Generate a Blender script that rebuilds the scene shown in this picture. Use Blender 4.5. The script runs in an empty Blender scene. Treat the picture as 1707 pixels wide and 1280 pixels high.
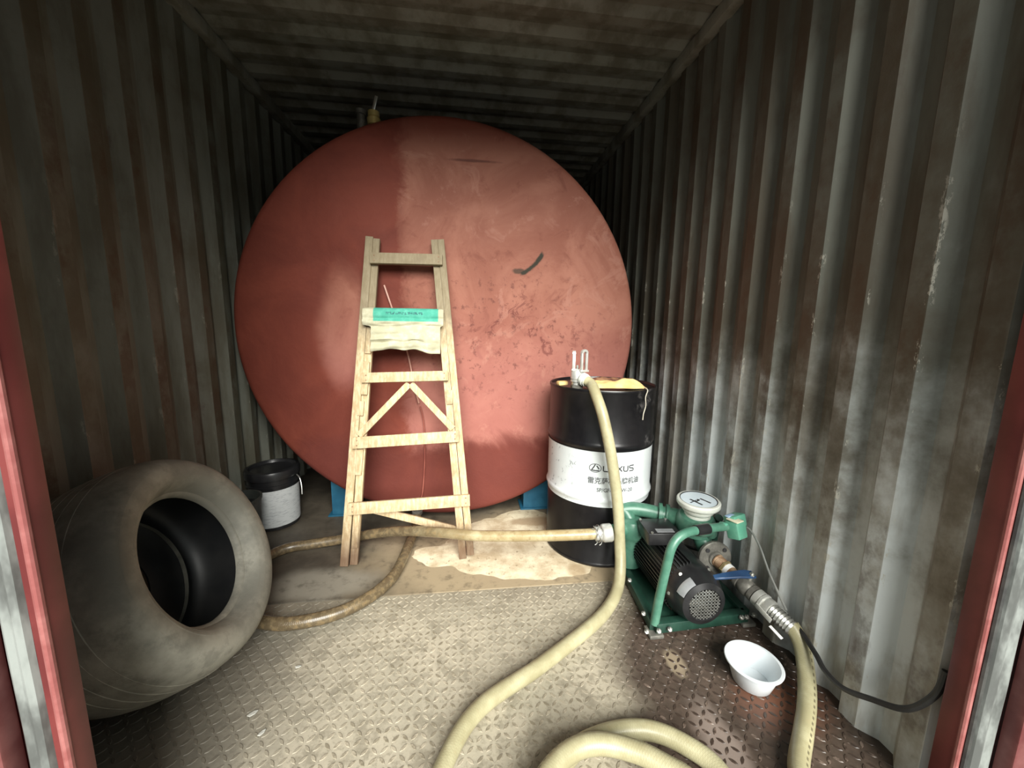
import bpy, bmesh, math, random
from mathutils import Vector, Matrix, noise
from math import pi, sin, cos, radians

random.seed(7)
SC = bpy.context.scene
COL = SC.collection

# ------------------------------------------------------------------ camera
F, YAW, PITCH, ROLL = 629.56, 0.1219, 0.1482, -0.0144
CAMX, CAMZ = 0.0314, 1.1451
fwd = Vector((sin(YAW)*cos(PITCH), cos(YAW)*cos(PITCH), -sin(PITCH)))
rgt = Vector((cos(YAW), -sin(YAW), 0))
dwn = fwd.cross(rgt)
r2 = rgt*cos(ROLL) + dwn*sin(ROLL)
d2 = -rgt*sin(ROLL) + dwn*cos(ROLL)
cd = bpy.data.cameras.new('camera')
cam = bpy.data.objects.new('camera', cd)
COL.objects.link(cam)
m = Matrix.Identity(4)
for i in range(3):
    m[i][0] = r2[i]; m[i][1] = -d2[i]; m[i][2] = -fwd[i]
m[0][3], m[1][3], m[2][3] = CAMX, 0.0, CAMZ
cam.matrix_world = m
cd.sensor_fit = 'HORIZONTAL'; cd.sensor_width = 36.0
cd.lens = 36.0*F/1707.0
cd.clip_start = 0.02; cd.clip_end = 100
SC.camera = cam

# ------------------------------------------------------------------ world, sun, exposure
w = bpy.data.worlds.new('world'); SC.world = w
w.use_nodes = True
wn = w.node_tree.nodes
wn['Background'].inputs[0].default_value = (0.92, 1.0, 0.97, 1)
wn['Background'].inputs[1].default_value = 0.20

sd = bpy.data.lights.new('sun', 'SUN')
sd.energy = 4.5; sd.angle = radians(42); sd.color = (1.0, 0.99, 0.93)
sun = bpy.data.objects.new('sun', sd); COL.objects.link(sun)
sdir = Vector((-0.11, 1.0, -0.60)).normalized()          # high hazy daylight coming in through the doorway
sun.rotation_euler = sdir.to_track_quat('-Z', 'Y').to_euler()
sun.location = (0, -3, 4)

SC.view_settings.view_transform = 'Standard'
SC.view_settings.look = 'None'
SC.view_settings.gamma = 1.0
SC.view_settings.use_curve_mapping = False
SC.view_settings.exposure = 1.0
SC.cycles.max_bounces = 10
SC.cycles.diffuse_bounces = 6
SC.cycles.use_denoising = True

# ------------------------------------------------------------------ node helper
class NT:
    def __init__(s, name):
        s.m = bpy.data.materials.new(name); s.m.use_nodes = True
        s.t = s.m.node_tree; s.n = s.t.nodes
        s.b = s.n['Principled BSDF']
        s.co = s.n.new('ShaderNodeTexCoord'); s.geo = s.n.new('ShaderNodeNewGeometry')
        s.obj = s.co.outputs['Object']; s.pos = s.geo.outputs['Position']
    def put(s, sock, v):
        if isinstance(v, bpy.types.NodeSocket): s.t.links.new(v, sock)
        elif isinstance(v, tuple) and len(v) == 3 and sock.type == 'RGBA': sock.default_value = (*v, 1)
        else: sock.default_value = v
    def mth(s, op, a, b=0.0, c=None):
        n = s.n.new('ShaderNodeMath'); n.operation = op
        s.put(n.inputs[0], a); s.put(n.inputs[1], b)
        if c is not None: s.put(n.inputs[2], c)
        return n.outputs[0]
    def mapping(s, v, scale=(1, 1, 1), loc=(0, 0, 0), rot=(0, 0, 0)):
        n = s.n.new('ShaderNodeMapping'); s.put(n.inputs['Vector'], v)
        n.inputs['Scale'].default_value = scale; n.inputs['Location'].default_value = loc; n.inputs['Rotation'].default_value = rot
        return n.outputs[0]
    def noise(s, v, scale=5, detail=4, rough=0.55, dist=0.0):
        n = s.n.new('ShaderNodeTexNoise'); s.put(n.inputs['Vector'], v)
        n.inputs['Scale'].default_value = scale; n.inputs['Detail'].default_value = detail
        n.inputs['Roughness'].default_value = rough; n.inputs['Distortion'].default_value = dist
        return n.outputs['Fac']
    def xyz(s, v):
        n = s.n.new('ShaderNodeSeparateXYZ'); s.put(n.inputs[0], v); return n.outputs
    def step(s, v, lo, hi):
        n = s.n.new('ShaderNodeMapRange'); n.interpolation_type = 'SMOOTHSTEP'; n.clamp = True
        s.put(n.inputs['Value'], v); s.put(n.inputs['From Min'], lo); s.put(n.inputs['From Max'], hi)
        return n.outputs[0]
    def mix(s, f, a, b, mode='MIX'):
        n = s.n.new('ShaderNodeMix'); n.data_type = 'RGBA'; n.blend_type = mode
        s.put(n.inputs[0], f); s.put(n.inputs[6], a); s.put(n.inputs[7], b)
        return n.outputs[2]
    def mul(s, a, b): return s.mth('MULTIPLY', a, b)
    def add(s, a, b): return s.mth('ADD', a, b)
    def sub(s, a, b): return s.mth('SUBTRACT', a, b)
    def mx(s, a, b): return s.mth('MAXIMUM', a, b)
    def blob(s, v, c, r, amp=0.35, nscale=4.0, soft=0.35, axes=(0, 1)):
        """irregular stain: elliptical mask round c (two axes) with a noisy edge"""
        o = s.xyz(v)
        dx = s.mth('DIVIDE', s.sub(o[axes[0]], c[0]), r[0]); dy = s.mth('DIVIDE', s.sub(o[axes[1]], c[1]), r[1])
        d = s.mth('SQRT', s.add(s.mul(dx, dx), s.mul(dy, dy)))
        nz = s.mul(s.sub(s.noise(v, nscale, 5, 0.6), 0.5), amp*2)
        return s.sub(1.0, s.step(s.add(d, nz), 1.0-soft, 1.0+soft))
    def bump(s, h, dist=0.002, strength=0.5):
        n = s.n.new('ShaderNodeBump'); n.inputs['Strength'].default_value = strength
        n.inputs['Distance'].default_value = dist; s.put(n.inputs['Height'], h)
        s.t.links.new(n.outputs[0], s.b.inputs['Normal'])
    def out(s, col=None, rough=None, metal=None, spec=None):
        if col is not None: s.put(s.b.inputs['Base Color'], col)
        if rough is not None: s.put(s.b.inputs['Roughness'], rough)
        if metal is not None: s.put(s.b.inputs['Metallic'], metal)
        if spec is not None: s.b.inputs['Specular IOR Level'].default_value = spec
        return s.m

def simple(name, a, b=None, rough=0.5, metal=0.0, scale=12, spec=0.5, bump=0.0, stretch=(1, 1, 1), lo=0.38, hi=0.68):
    t = NT(name)
    v = t.mapping(t.obj, stretch)
    f = t.step(t.noise(v, scale, 5, 0.6), lo, hi)
    if bump: t.bump(t.noise(v, scale*3, 4), 0.002, bump)
    return t.out(t.mix(f, a, b if b else a), rough, metal, spec)

def wall_mat(name, side, ph0=0.0, pitch=1.0):
    t = NT(name)
    p = t.pos; z = t.xyz(p)[2]
    streak = t.noise(t.mapping(p, (3, 3, 0.55)), 2.2, 6, 0.62)
    streak2 = t.noise(t.mapping(p, (7, 7, 0.9), (3, 1, 2)), 2.0, 5, 0.6)
    blotch = t.noise(t.mapping(p, (2, 2.6, 2.2), (5, 5, 5)), 1.5, 6, 0.65)
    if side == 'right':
        upper_falloff = t.step(t.add(z, t.mul(t.sub(blotch, 0.5), 1.6)), 0.35, 1.25)      # paler patchy paint low down; upper wall darkened to paint in light falloff
        base = t.mix(upper_falloff, (0.64, 0.68, 0.68), (0.145, 0.148, 0.122))
        dirt = t.mix(upper_falloff, t.mix(t.step(streak2, 0.35, 0.7), (0.25, 0.215, 0.16), (0.36, 0.32, 0.25)), (0.085, 0.068, 0.046))
    elif side == 'left':
        base = (0.165, 0.17, 0.14); dirt = (0.085, 0.075, 0.048)
    else:
        base = (0.27, 0.265, 0.22); dirt = (0.125, 0.108, 0.072)
    c = t.mix(t.mul(t.step(streak, 0.42, 0.62), 0.75), base, dirt)
    c = t.mix(t.mul(t.step(blotch, 0.5, 0.72), 0.7), c, dirt)
    rust = t.step(t.noise(t.mapping(p, (4, 4, 1.6), (9, 2, 4)), 1.6, 6, 0.7), 0.62, 0.76)
    c = t.mix(t.mul(rust, 0.7), c, (0.055, 0.022, 0.013))
    if side == 'ceiling':
        c = t.mix(t.mul(t.blob(p, (0.36, 1.74), (0.30, 0.06), 0.4, 5, 0.4), 0.8), c, (0.16, 0.03, 0.018))
    if side != 'ceiling':
        ph = t.mth('FRACT', t.add(t.mth('DIVIDE', t.sub(t.xyz(p)[1], ph0), pitch), 10.0))
        flat = t.mul(t.step(ph, 0.12, 0.16), t.sub(1.0, t.step(ph, 0.58, 0.66)))
        c = t.mix(t.mul(flat, t.mul(t.step(blotch, 0.36, 0.58), 0.7)), c, dirt)          # rust brown grime on the proud flats
        c = t.mix(t.mul(flat, t.mul(t.step(t.noise(t.mapping(p, (2.5, 2.5, 1.6), (4, 4, 1)), 2.4, 6, 0.7), 0.5, 0.62), 0.55)), c, (0.075, 0.045, 0.026))
        edge = t.sub(1.0, t.step(t.mth('ABSOLUTE', t.sub(ph, 0.135)), 0.03, 0.07))
        en = t.noise(t.mapping(p, (9, 9, 3.2), (1, 7, 3)), 2.6, 6, 0.75)
        chips = t.mx(t.mul(edge, t.step(en, 0.575, 0.615)), t.mul(t.step(t.noise(t.mapping(p, (10, 10, 4.5), (2, 5, 8)), 2.2, 6, 0.75), 0.71, 0.74), 0.9))
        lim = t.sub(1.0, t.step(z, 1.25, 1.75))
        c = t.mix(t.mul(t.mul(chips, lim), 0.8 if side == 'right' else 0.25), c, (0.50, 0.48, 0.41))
    t.bump(t.noise(p, 30, 5, 0.7), 0.003, 0.35)
    return t.out(c, t.add(0.38, t.mul(streak2, 0.3)), 0.0, 0.45)

def floor_mat(name, rear=False):
    t = NT(name); p = t.pos
    n1 = t.noise(p, 3.0, 6, 0.65); n2 = t.noise(p, 14, 5, 0.7); n3 = t.noise(p, 60, 3, 0.7)
    if rear:
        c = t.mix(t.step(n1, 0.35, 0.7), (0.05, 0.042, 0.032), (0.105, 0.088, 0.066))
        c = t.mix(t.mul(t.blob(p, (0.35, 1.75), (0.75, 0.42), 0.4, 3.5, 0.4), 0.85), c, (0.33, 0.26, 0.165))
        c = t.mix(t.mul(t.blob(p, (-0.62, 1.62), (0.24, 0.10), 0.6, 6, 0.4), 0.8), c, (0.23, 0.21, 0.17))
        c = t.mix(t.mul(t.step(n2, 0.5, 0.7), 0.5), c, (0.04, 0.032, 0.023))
        rough = 0.5
    else:
        c = t.mix(t.step(n1, 0.38, 0.68), (0.38, 0.345, 0.265), (0.48, 0.43, 0.33))
        c = t.mix(t.mul(t.step(n2, 0.47, 0.62), 0.6), c, (0.215, 0.19, 0.14))
        c = t.mix(t.mul(t.step(n3, 0.52, 0.66), 0.4), c, (0.16, 0.14, 0.10))
        # grey grime along the left side and the back seam
        left = t.blob(p, (-0.98, 1.1), (0.52, 0.66), 0.35, 3, 0.45)
        c = t.mix(t.mul(left, 0.8), c, (0.12, 0.11, 0.09))
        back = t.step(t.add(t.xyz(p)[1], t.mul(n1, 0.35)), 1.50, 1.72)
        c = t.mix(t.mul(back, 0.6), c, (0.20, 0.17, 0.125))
        # oil soaked area around the pump
        oil = t.mx(t.blob(p, (0.98, 1.02), (0.46, 0.44), 0.28, 3.2, 0.22), t.blob(p, (0.80, 0.70), (0.34, 0.36), 0.35, 4, 0.3))
        oc = t.mix(t.step(n2, 0.4, 0.7), (0.045, 0.029, 0.022), (0.092, 0.063, 0.049))
        oc = t.mix(t.mul(t.blob(p, (1.01, 0.91), (0.13, 0.08), 0.5, 7, 0.6), 0.65), oc, (0.17, 0.05, 0.02))
        c = t.mix(t.mul(oil, 0.95), c, oc)
        c = t.mix(t.mul(t.blob(p, (0.74, 0.80), (0.05, 0.13), 0.5, 9, 0.5), 0.6), c, (0.36, 0.29, 0.25))
        c = t.mix(t.mul(t.blob(p, (0.75, 1.08), (0.03, 0.05), 0.5, 14, 0.4), 0.7), c, (0.36, 0.29, 0.2))
        rough = t.sub(0.7, t.mul(oil, 0.28))
    t.bump(t.add(n2, t.mul(n3, 0.6)), 0.002, 0.35)
    return t.out(c, rough, 0.0, 0.4)

def tread_mat():
    t = NT('worn tread'); p = t.pos
    n = t.noise(p, 25, 4, 0.7); big = t.noise(p, 2.5, 4, 0.6)
    c = t.mix(t.step(n, 0.4, 0.62), (0.22, 0.19, 0.135), (0.42, 0.37, 0.28))
    c = t.mix(t.step(big, 0.45, 0.65), c, (0.36, 0.32, 0.24))
    oil = t.mx(t.blob(p, (0.98, 1.02), (0.46, 0.44), 0.28, 3.2, 0.22), t.blob(p, (0.80, 0.70), (0.34, 0.36), 0.35, 4, 0.3))
    c = t.mix(oil, c, t.mix(t.step(n, 0.5, 0.7), (0.05, 0.034, 0.026), (0.20, 0.15, 0.12)))  # worn lozenges in the oil, paler specks painted in as glints
    left = t.blob(p, (-0.98, 1.1), (0.52, 0.66), 0.35, 3, 0.45)
    c = t.mix(t.mul(left, 0.8), c, (0.115, 0.105, 0.085))
    return t.out(c, t.sub(0.6, t.mul(oil, 0.28)), 0.0, 0.5)

def tank_mat():
    t = NT('red oxide paint'); o = t.obj
    x, y, z = t.xyz(o)[0], t.xyz(o)[1], t.xyz(o)[2]
    n1 = t.noise(o, 2.2, 6, 0.65, 0.6); n2 = t.noise(o, 7, 6, 0.7, 0.8); n3 = t.noise(o, 22, 4, 0.7)
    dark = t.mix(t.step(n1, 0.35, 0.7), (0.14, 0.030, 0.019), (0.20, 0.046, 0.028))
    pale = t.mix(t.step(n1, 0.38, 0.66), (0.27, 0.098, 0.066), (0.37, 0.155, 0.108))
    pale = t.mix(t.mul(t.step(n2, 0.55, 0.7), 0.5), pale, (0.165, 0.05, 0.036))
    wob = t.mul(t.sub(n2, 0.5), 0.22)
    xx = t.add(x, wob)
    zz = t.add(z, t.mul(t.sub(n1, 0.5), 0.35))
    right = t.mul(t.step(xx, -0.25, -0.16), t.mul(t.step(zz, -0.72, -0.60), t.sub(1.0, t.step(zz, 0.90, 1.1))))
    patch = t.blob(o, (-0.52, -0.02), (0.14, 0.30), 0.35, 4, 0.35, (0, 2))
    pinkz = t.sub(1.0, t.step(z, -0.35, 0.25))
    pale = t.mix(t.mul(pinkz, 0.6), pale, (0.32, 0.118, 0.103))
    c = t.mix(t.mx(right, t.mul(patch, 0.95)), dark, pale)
    # dark scuffs and a scrape
    sc = t.mul(t.step(n3, 0.55, 0.66), t.blob(o, (0.32, -0.02), (0.60, 0.36), 0.5, 3, 0.5, (0, 2)))
    c = t.mix(t.mul(sc, 0.6), c, (0.10, 0.03, 0.025))
    c = t.mix(t.mul(t.mul(t.step(t.noise(o, 11, 6, 0.75, 1.2), 0.57, 0.63), t.blob(o, (0.45, 0.02), (0.30, 0.22), 0.6, 4, 0.5, (0, 2))), 0.7), c, (0.12, 0.028, 0.024))
    c = t.mix(t.mul(t.step(t.noise(o, 5, 6, 0.7, 1.5), 0.55, 0.66), t.mul(right, 0.45)), c, (0.42, 0.20, 0.15))
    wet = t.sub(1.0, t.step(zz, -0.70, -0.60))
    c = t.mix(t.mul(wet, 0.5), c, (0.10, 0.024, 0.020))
    gx, gz = t.sub(x, 0.487), t.sub(z, 0.356)
    ga = t.add(t.mul(gx, 0.73), t.mul(gz, 0.683)); gb = t.sub(t.mul(gz, 0.73), t.mul(gx, 0.683))
    gb = t.sub(gb, t.mul(t.mul(ga, ga), 2.2))
    gn = t.mul(t.sub(n3, 0.5), 0.02)
    gash = t.mul(t.sub(1.0, t.step(t.add(t.mth('ABSOLUTE', gb), gn), 0.006, 0.016)), t.sub(1.0, t.step(t.add(t.mth('ABSOLUTE', ga), gn), 0.075, 0.095)))
    gash = t.mx(gash, t.mul(t.blob(o, (0.405, 0.325), (0.035, 0.014), 0.6, 20, 0.4, (0, 2)), 0.8))
    c = t.mix(gash, c, (0.035, 0.03, 0.02))
    line = t.blob(o, (0.155, 0.876), (0.12, 0.007), 0.6, 12, 0.5, (0, 2))
    c = t.mix(t.mul(line, 0.7), c, (0.09, 0.03, 0.025))
    pipe = t.blob(o, (-0.02, -0.03), (0.10, 0.10), 0.5, 5, 0.4, (0, 2))
    c = t.mix(t.mul(pipe, 0.35), c, (0.16, 0.05, 0.04))
    t.bump(t.add(t.mul(n2, 1.0), t.mul(n3, 0.25)), 0.006, 0.4)
    return t.out(c, t.add(0.58, t.mul(n2, 0.2)), 0.0, 0.25)

def wood_mat():
    t = NT('weathered pine'); o = t.obj
    z = t.xyz(o)[2]
    g = t.noise(t.mapping(o, (26, 26, 2.0)), 3, 5, 0.65)
    g2 = t.noise(o, 9, 5, 0.7)
    c = t.mix(t.step(g, 0.35, 0.68), (0.42, 0.31, 0.17), (0.62, 0.50, 0.32))
    c = t.mix(t.mul(t.step(g2, 0.52, 0.68), 0.5), c, (0.30, 0.20, 0.12))
    grey = t.step(t.add(z, t.mul(t.sub(g2, 0.5), 0.5)), 0.95, 1.25)
    c = t.mix(t.mul(grey, 0.72), c, (0.175, 0.15, 0.10))
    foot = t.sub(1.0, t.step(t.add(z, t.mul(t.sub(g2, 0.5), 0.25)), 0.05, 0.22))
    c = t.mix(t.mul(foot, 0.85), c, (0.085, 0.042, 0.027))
    t.bump(g, 0.002, 0.4)
    return t.out(c, 0.7, 0.0, 0.3)

def hose_mat(name, a, b, stained):
    t = NT(name)
    u = t.n.new('ShaderNodeUVMap'); uv = t.xyz(u.outputs[0])
    n = t.noise(t.obj, 9, 5, 0.65); n2 = t.noise(t.obj, 45, 3, 0.6)
    c = t.mix(t.step(n, 0.36, 0.68), a, b)
    # braid seen through the plastic
    s1 = t.mth('SINE', t.add(t.mul(uv[0], 900.0), t.mul(uv[1], 50.3)))
    s2 = t.mth('SINE', t.sub(t.mul(uv[0], 900.0), t.mul(uv[1], 50.3)))
    br = t.step(t.mx(s1, s2), 0.6, 0.95)
    c = t.mix(t.mul(br, 0.16), c, (0.30, 0.26, 0.15))
    # printed dashes along one side
    dash = t.mul(t.step(t.mth('SINE', t.mul(uv[0], 310.0)), -0.1, 0.1),
                 t.mul(t.step(uv[1], 0.565, 0.575), t.sub(1.0, t.step(uv[1], 0.605, 0.615))))
    if stained:
        left_brown = t.sub(1.0, t.step(t.add(t.xyz(t.pos)[0], t.mul(t.sub(n, 0.5), 0.3)), -0.30, 0.20))  # hose colour turns darker brown toward the left
        c = t.mix(t.mul(left_brown, 0.9), c, t.mix(t.step(n2, 0.4, 0.65), (0.075, 0.052, 0.030), (0.15, 0.115, 0.068)))
        c = t.mix(t.mul(t.step(n2, 0.5, 0.66), 0.4), c, (0.22, 0.14, 0.06))
    else:
        c = t.mix(t.mul(dash, 0.8), c, (0.10, 0.085, 0.05))
        c = t.mix(t.mul(t.step(n2, 0.55, 0.68), 0.3), c, (0.36, 0.30, 0.17))
    t.bump(br, 0.0008, 0.25)
    return t.out(c, 0.34 if not stained else 0.25, 0.0, 0.5)

def rubber_mat():
    t = NT('bald dusty rubber'); o = t.obj
    n = t.noise(o, 3.2, 6, 0.65); n2 = t.noise(o, 14, 5, 0.7)
    c = t.mix(t.step(n, 0.38, 0.66), (0.17, 0.165, 0.138), (0.34, 0.325, 0.27))
    c = t.mix(t.mul(t.step(n2, 0.52, 0.68), 0.5), c, (0.13, 0.125, 0.105))
    c = t.mix(t.step(t.noise(o, 7, 5, 0.75), 0.70, 0.76), c, (0.45, 0.42, 0.36))
    t.bump(n2, 0.003, 0.4)
    return t.out(c, 0.62, 0.0, 0.35)

def towel_mat():
    t = NT('stained towel'); o = t.obj
    z, x = t.xyz(o)[2], t.xyz(o)[0]
    n = t.noise(o, 25, 5, 0.65)
    c = t.mix(t.step(n, 0.4, 0.7), (0.44, 0.42, 0.29), (0.56, 0.54, 0.40))
    c = t.mix(t.mul(t.step(t.noise(o, 9, 4), 0.52, 0.7), 0.5), c, (0.30, 0.27, 0.18))
    green = t.mul(t.mul(t.step(z, 0.146, 0.150), t.sub(1.0, t.step(z, 0.300, 0.303))),
                  t.mul(t.step(x, -0.148, -0.142), t.sub(1.0, t.step(x, 0.168, 0.174))))
    gc = t.mix(t.step(n, 0.4, 0.7), (0.07, 0.34, 0.25), (0.11, 0.43, 0.32))
    ink = t.mul(t.step(t.noise(t.mapping(o, (160, 1, 70)), 1.0, 3, 0.6), 0.47, 0.53),
                t.mul(t.mul(t.step(z, 0.180, 0.182), t.sub(1.0, t.step(z, 0.193, 0.195))),
                      t.mul(t.step(x, -0.09, -0.08), t.sub(1.0, t.step(x, 0.09, 0.10)))))
    gc = t.mix(t.mul(ink, 0.85), gc, (0.04, 0.10, 0.11))
    c = t.mix(green, c, gc)
    t.bump(n, 0.002, 0.5)
    return t.out(c, 0.9, 0.0, 0.2)

def drum_mat():
    t = NT('black drum enamel'); o = t.obj
    n = t.noise(o, 5, 6, 0.7); n2 = t.noise(o, 26, 5, 0.7)
    c = t.mix(t.step(n, 0.35, 0.7), (0.004, 0.004, 0.005), (0.010, 0.009, 0.010))
    dust = t.mul(t.step(n2, 0.50, 0.70), t.mul(t.step(t.noise(o, 4, 3), 0.50, 0.62), t.step(t.xyz(o)[0], 0.05, 0.12)))
    c = t.mix(t.mul(dust, 0.6), c, (0.16, 0.15, 0.145))
    return t.out(c, t.add(0.22, t.mul(n, 0.2)), 0.0, 0.5)

def label_mat():
    t = NT('white drum band'); o = t.obj
    n = t.noise(o, 6, 5, 0.7); n2 = t.noise(o, 40, 4, 0.7)
    c = t.mix(t.step(n, 0.3, 0.7), (0.62, 0.67, 0.68), (0.70, 0.74, 0.74))
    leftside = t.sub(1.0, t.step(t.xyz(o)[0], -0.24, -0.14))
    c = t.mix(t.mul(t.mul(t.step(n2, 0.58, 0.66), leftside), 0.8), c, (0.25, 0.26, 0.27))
    return t.out(c, 0.4, 0.0, 0.5)

def paper_mat():
    t = NT('printed bucket paper'); o = t.obj
    n = t.noise(t.mapping(o, (10, 10, 60)), 3, 4, 0.7)
    c = t.mix(t.mul(t.step(n, 0.52, 0.62), 0.45), (0.58, 0.60, 0.60), (0.22, 0.24, 0.27))
    return t.out(c, 0.6)

M = dict(
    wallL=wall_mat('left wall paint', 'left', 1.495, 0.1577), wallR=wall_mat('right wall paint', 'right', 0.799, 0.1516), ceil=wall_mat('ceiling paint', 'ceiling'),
    floor=floor_mat('dusty tread plate'), rear=floor_mat('oily rear plate', True), tread=tread_mat(),
    tank=tank_mat(), wood=wood_mat(), rubber=rubber_mat(), towel=towel_mat(), drum=drum_mat(), label=label_mat(), paper=paper_mat(),
    hose=hose_mat('braided clear hose', (0.33, 0.30, 0.175), (0.46, 0.43, 0.27), False),
    suction=hose_mat('oily suction hose', (0.34, 0.26, 0.13), (0.47, 0.40, 0.24), True),
    jamb=simple('oxide red door paint', (0.11, 0.018, 0.018), (0.165, 0.032, 0.030), 0.45, scale=6, bump=0.2),
    leaf=simple('scratched red door paint', (0.12, 0.026, 0.026), (0.20, 0.07, 0.066), 0.5, scale=9, bump=0.35),
    edge=simple('pink highlight and weld bead paint', (0.25, 0.075, 0.07), (0.36, 0.14, 0.13), 0.4, scale=14),
    gasket=simple('weathered door rubber', (0.09, 0.095, 0.09), (0.27, 0.29, 0.275), 0.5, scale=10, bump=0.3, stretch=(1, 1, 0.35), lo=0.42, hi=0.6),
    darkgap=simple('black gap strip', (0.03, 0.03, 0.03), (0.07, 0.07, 0.065), 0.5),
    ground=simple('yard asphalt', (0.13, 0.13, 0.12), (0.19, 0.185, 0.17), 0.85, scale=2),
    blue=simple('blue saddle paint', (0.012, 0.085, 0.15), (0.025, 0.13, 0.21), 0.45, scale=10),
    green=simple('pump green enamel', (0.055, 0.16, 0.11), (0.095, 0.225, 0.16), 0.34, scale=18, bump=0.1),
    dgreen=simple('frame green enamel', (0.010, 0.038, 0.026), (0.017, 0.058, 0.039), 0.42, scale=18),
    mint=simple('mint green plastic', (0.10, 0.33, 0.23), (0.15, 0.40, 0.28), 0.4, scale=20),
    motor=simple('motor black enamel', (0.010, 0.011, 0.0115), (0.02, 0.021, 0.021), 0.36, scale=10),
    black=simple('black plastic', (0.012, 0.012, 0.013), (0.022, 0.022, 0.023), 0.3, scale=10),
    bucketgrey=simple('grimy dark bucket', (0.03, 0.034, 0.03), (0.06, 0.062, 0.054), 0.5, scale=10),
    cable=simple('black cable sheath', (0.015, 0.015, 0.015), (0.03, 0.03, 0.03), 0.45),
    steel=simple('zinc plated steel', (0.50, 0.50, 0.46), (0.66, 0.66, 0.62), 0.35, 0.85, scale=30),
    alu=simple('cast aluminium', (0.60, 0.60, 0.56), (0.72, 0.72, 0.68), 0.38, 0.55, scale=25, bump=0.15),
    dsteel=simple('grey cast iron', (0.13, 0.125, 0.11), (0.24, 0.23, 0.20), 0.5, 0.4, scale=24, bump=0.3),
    rust=simple('rusty pipe', (0.23, 0.13, 0.07), (0.42, 0.30, 0.19), 0.6, 0.25, scale=26, bump=0.3),
    brass=simple('dull brass', (0.42, 0.33, 0.17), (0.58, 0.48, 0.28), 0.35, 0.6, scale=26),
    ptfe=simple('white thread tape', (0.82, 0.82, 0.80), (0.86, 0.86, 0.84), 0.6),
    lever=simple('blue lever sleeve', (0.015, 0.04, 0.10), (0.028, 0.07, 0.16), 0.35),
    white=simple('white plastic', (0.66, 0.71, 0.74), (0.74, 0.78, 0.80), 0.4, scale=6, lo=0.3, hi=0.7),
    bezel=simple('off white bezel', (0.60, 0.62, 0.56), (0.72, 0.74, 0.68), 0.4, scale=16),
    dial=simple('pale dial', (0.66, 0.76, 0.82), (0.72, 0.81, 0.86), 0.25),
    ink=simple('black ink', (0.02, 0.02, 0.022), (0.03, 0.03, 0.03), 0.6),
    grey_ink=simple('grey ink', (0.10, 0.105, 0.11), (0.15, 0.155, 0.16), 0.6),
    cream=simple('cream sticker', (0.74, 0.72, 0.52), (0.80, 0.77, 0.58), 0.5),
    bluelab=simple('pale blue sticker', (0.30, 0.45, 0.66), (0.40, 0.54, 0.72), 0.5),
    plate=simple('grey nameplate', (0.33, 0.34, 0.36), (0.45, 0.46, 0.47), 0.35, 0.4),
    rag=simple('yellowed rag', (0.62, 0.40, 0.16), (0.72, 0.58, 0.26), 0.85, scale=14, bump=0.5),
    ragdark=simple('oil soaked rag top', (0.10, 0.03, 0.022), (0.30, 0.16, 0.08), 0.7, scale=22, bump=0.5),
    spill=None,
    chip=simple('white paint flake', (0.40, 0.40, 0.36), (0.55, 0.54, 0.49), 0.6),
    cord=simple('pink cord', (0.50, 0.26, 0.20), (0.62, 0.38, 0.31), 0.6),
    cordred=simple('red cord', (0.22, 0.055, 0.04), (0.30, 0.09, 0.065), 0.6),
    brassy=simple('yellow brass valve', (0.60, 0.46, 0.16), (0.72, 0.58, 0.25), 0.35, 0.4),
    thread=simple('pale thread', (0.55, 0.50, 0.40), (0.65, 0.6, 0.5), 0.8),
    liner=simple('black liner rubber', (0.012, 0.013, 0.014), (0.022, 0.022, 0.022), 0.42, scale=8),
    wire=simple('galvanised wire', (0.36, 0.37, 0.35), (0.50, 0.50, 0.47), 0.4, 0.5),
)
def spill_mat():
    t = NT('dried cream spill'); p = t.pos
    n = t.noise(p, 7, 6, 0.7); n2 = t.noise(p, 38, 4, 0.7)
    c = t.mix(t.step(n, 0.35, 0.65), (0.48, 0.385, 0.25), (0.74, 0.66, 0.48))
    c = t.mix(t.mul(t.step(n2, 0.60, 0.68), 0.7), c, (0.24, 0.17, 0.10))
    c = t.mix(t.mul(t.blob(p, (0.42, 2.07), (0.14, 0.05), 0.5, 9, 0.3), 0.8), c, (0.34, 0.24, 0.14))
    c = t.mix(t.mul(t.blob(p, (0.55, 1.60), (0.05, 0.05), 0.5, 9, 0.3), 0.7), c, (0.36, 0.26, 0.15))
    t.bump(n2, 0.003, 0.5)
    return t.out(c, 0.8, 0.0, 0.3)
M['spill'] = spill_mat()

# ------------------------------------------------------------------ mesh helpers
WL = {}                                    # world location of every object made here
def frame_of(d):
    d = Vector(d).normalized()
    a = Vector((0, 0, 1)) if abs(d.z) < 0.9 else Vector((1, 0, 0))
    u = a.cross(d).normalized(); return u, d.cross(u), d

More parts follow.
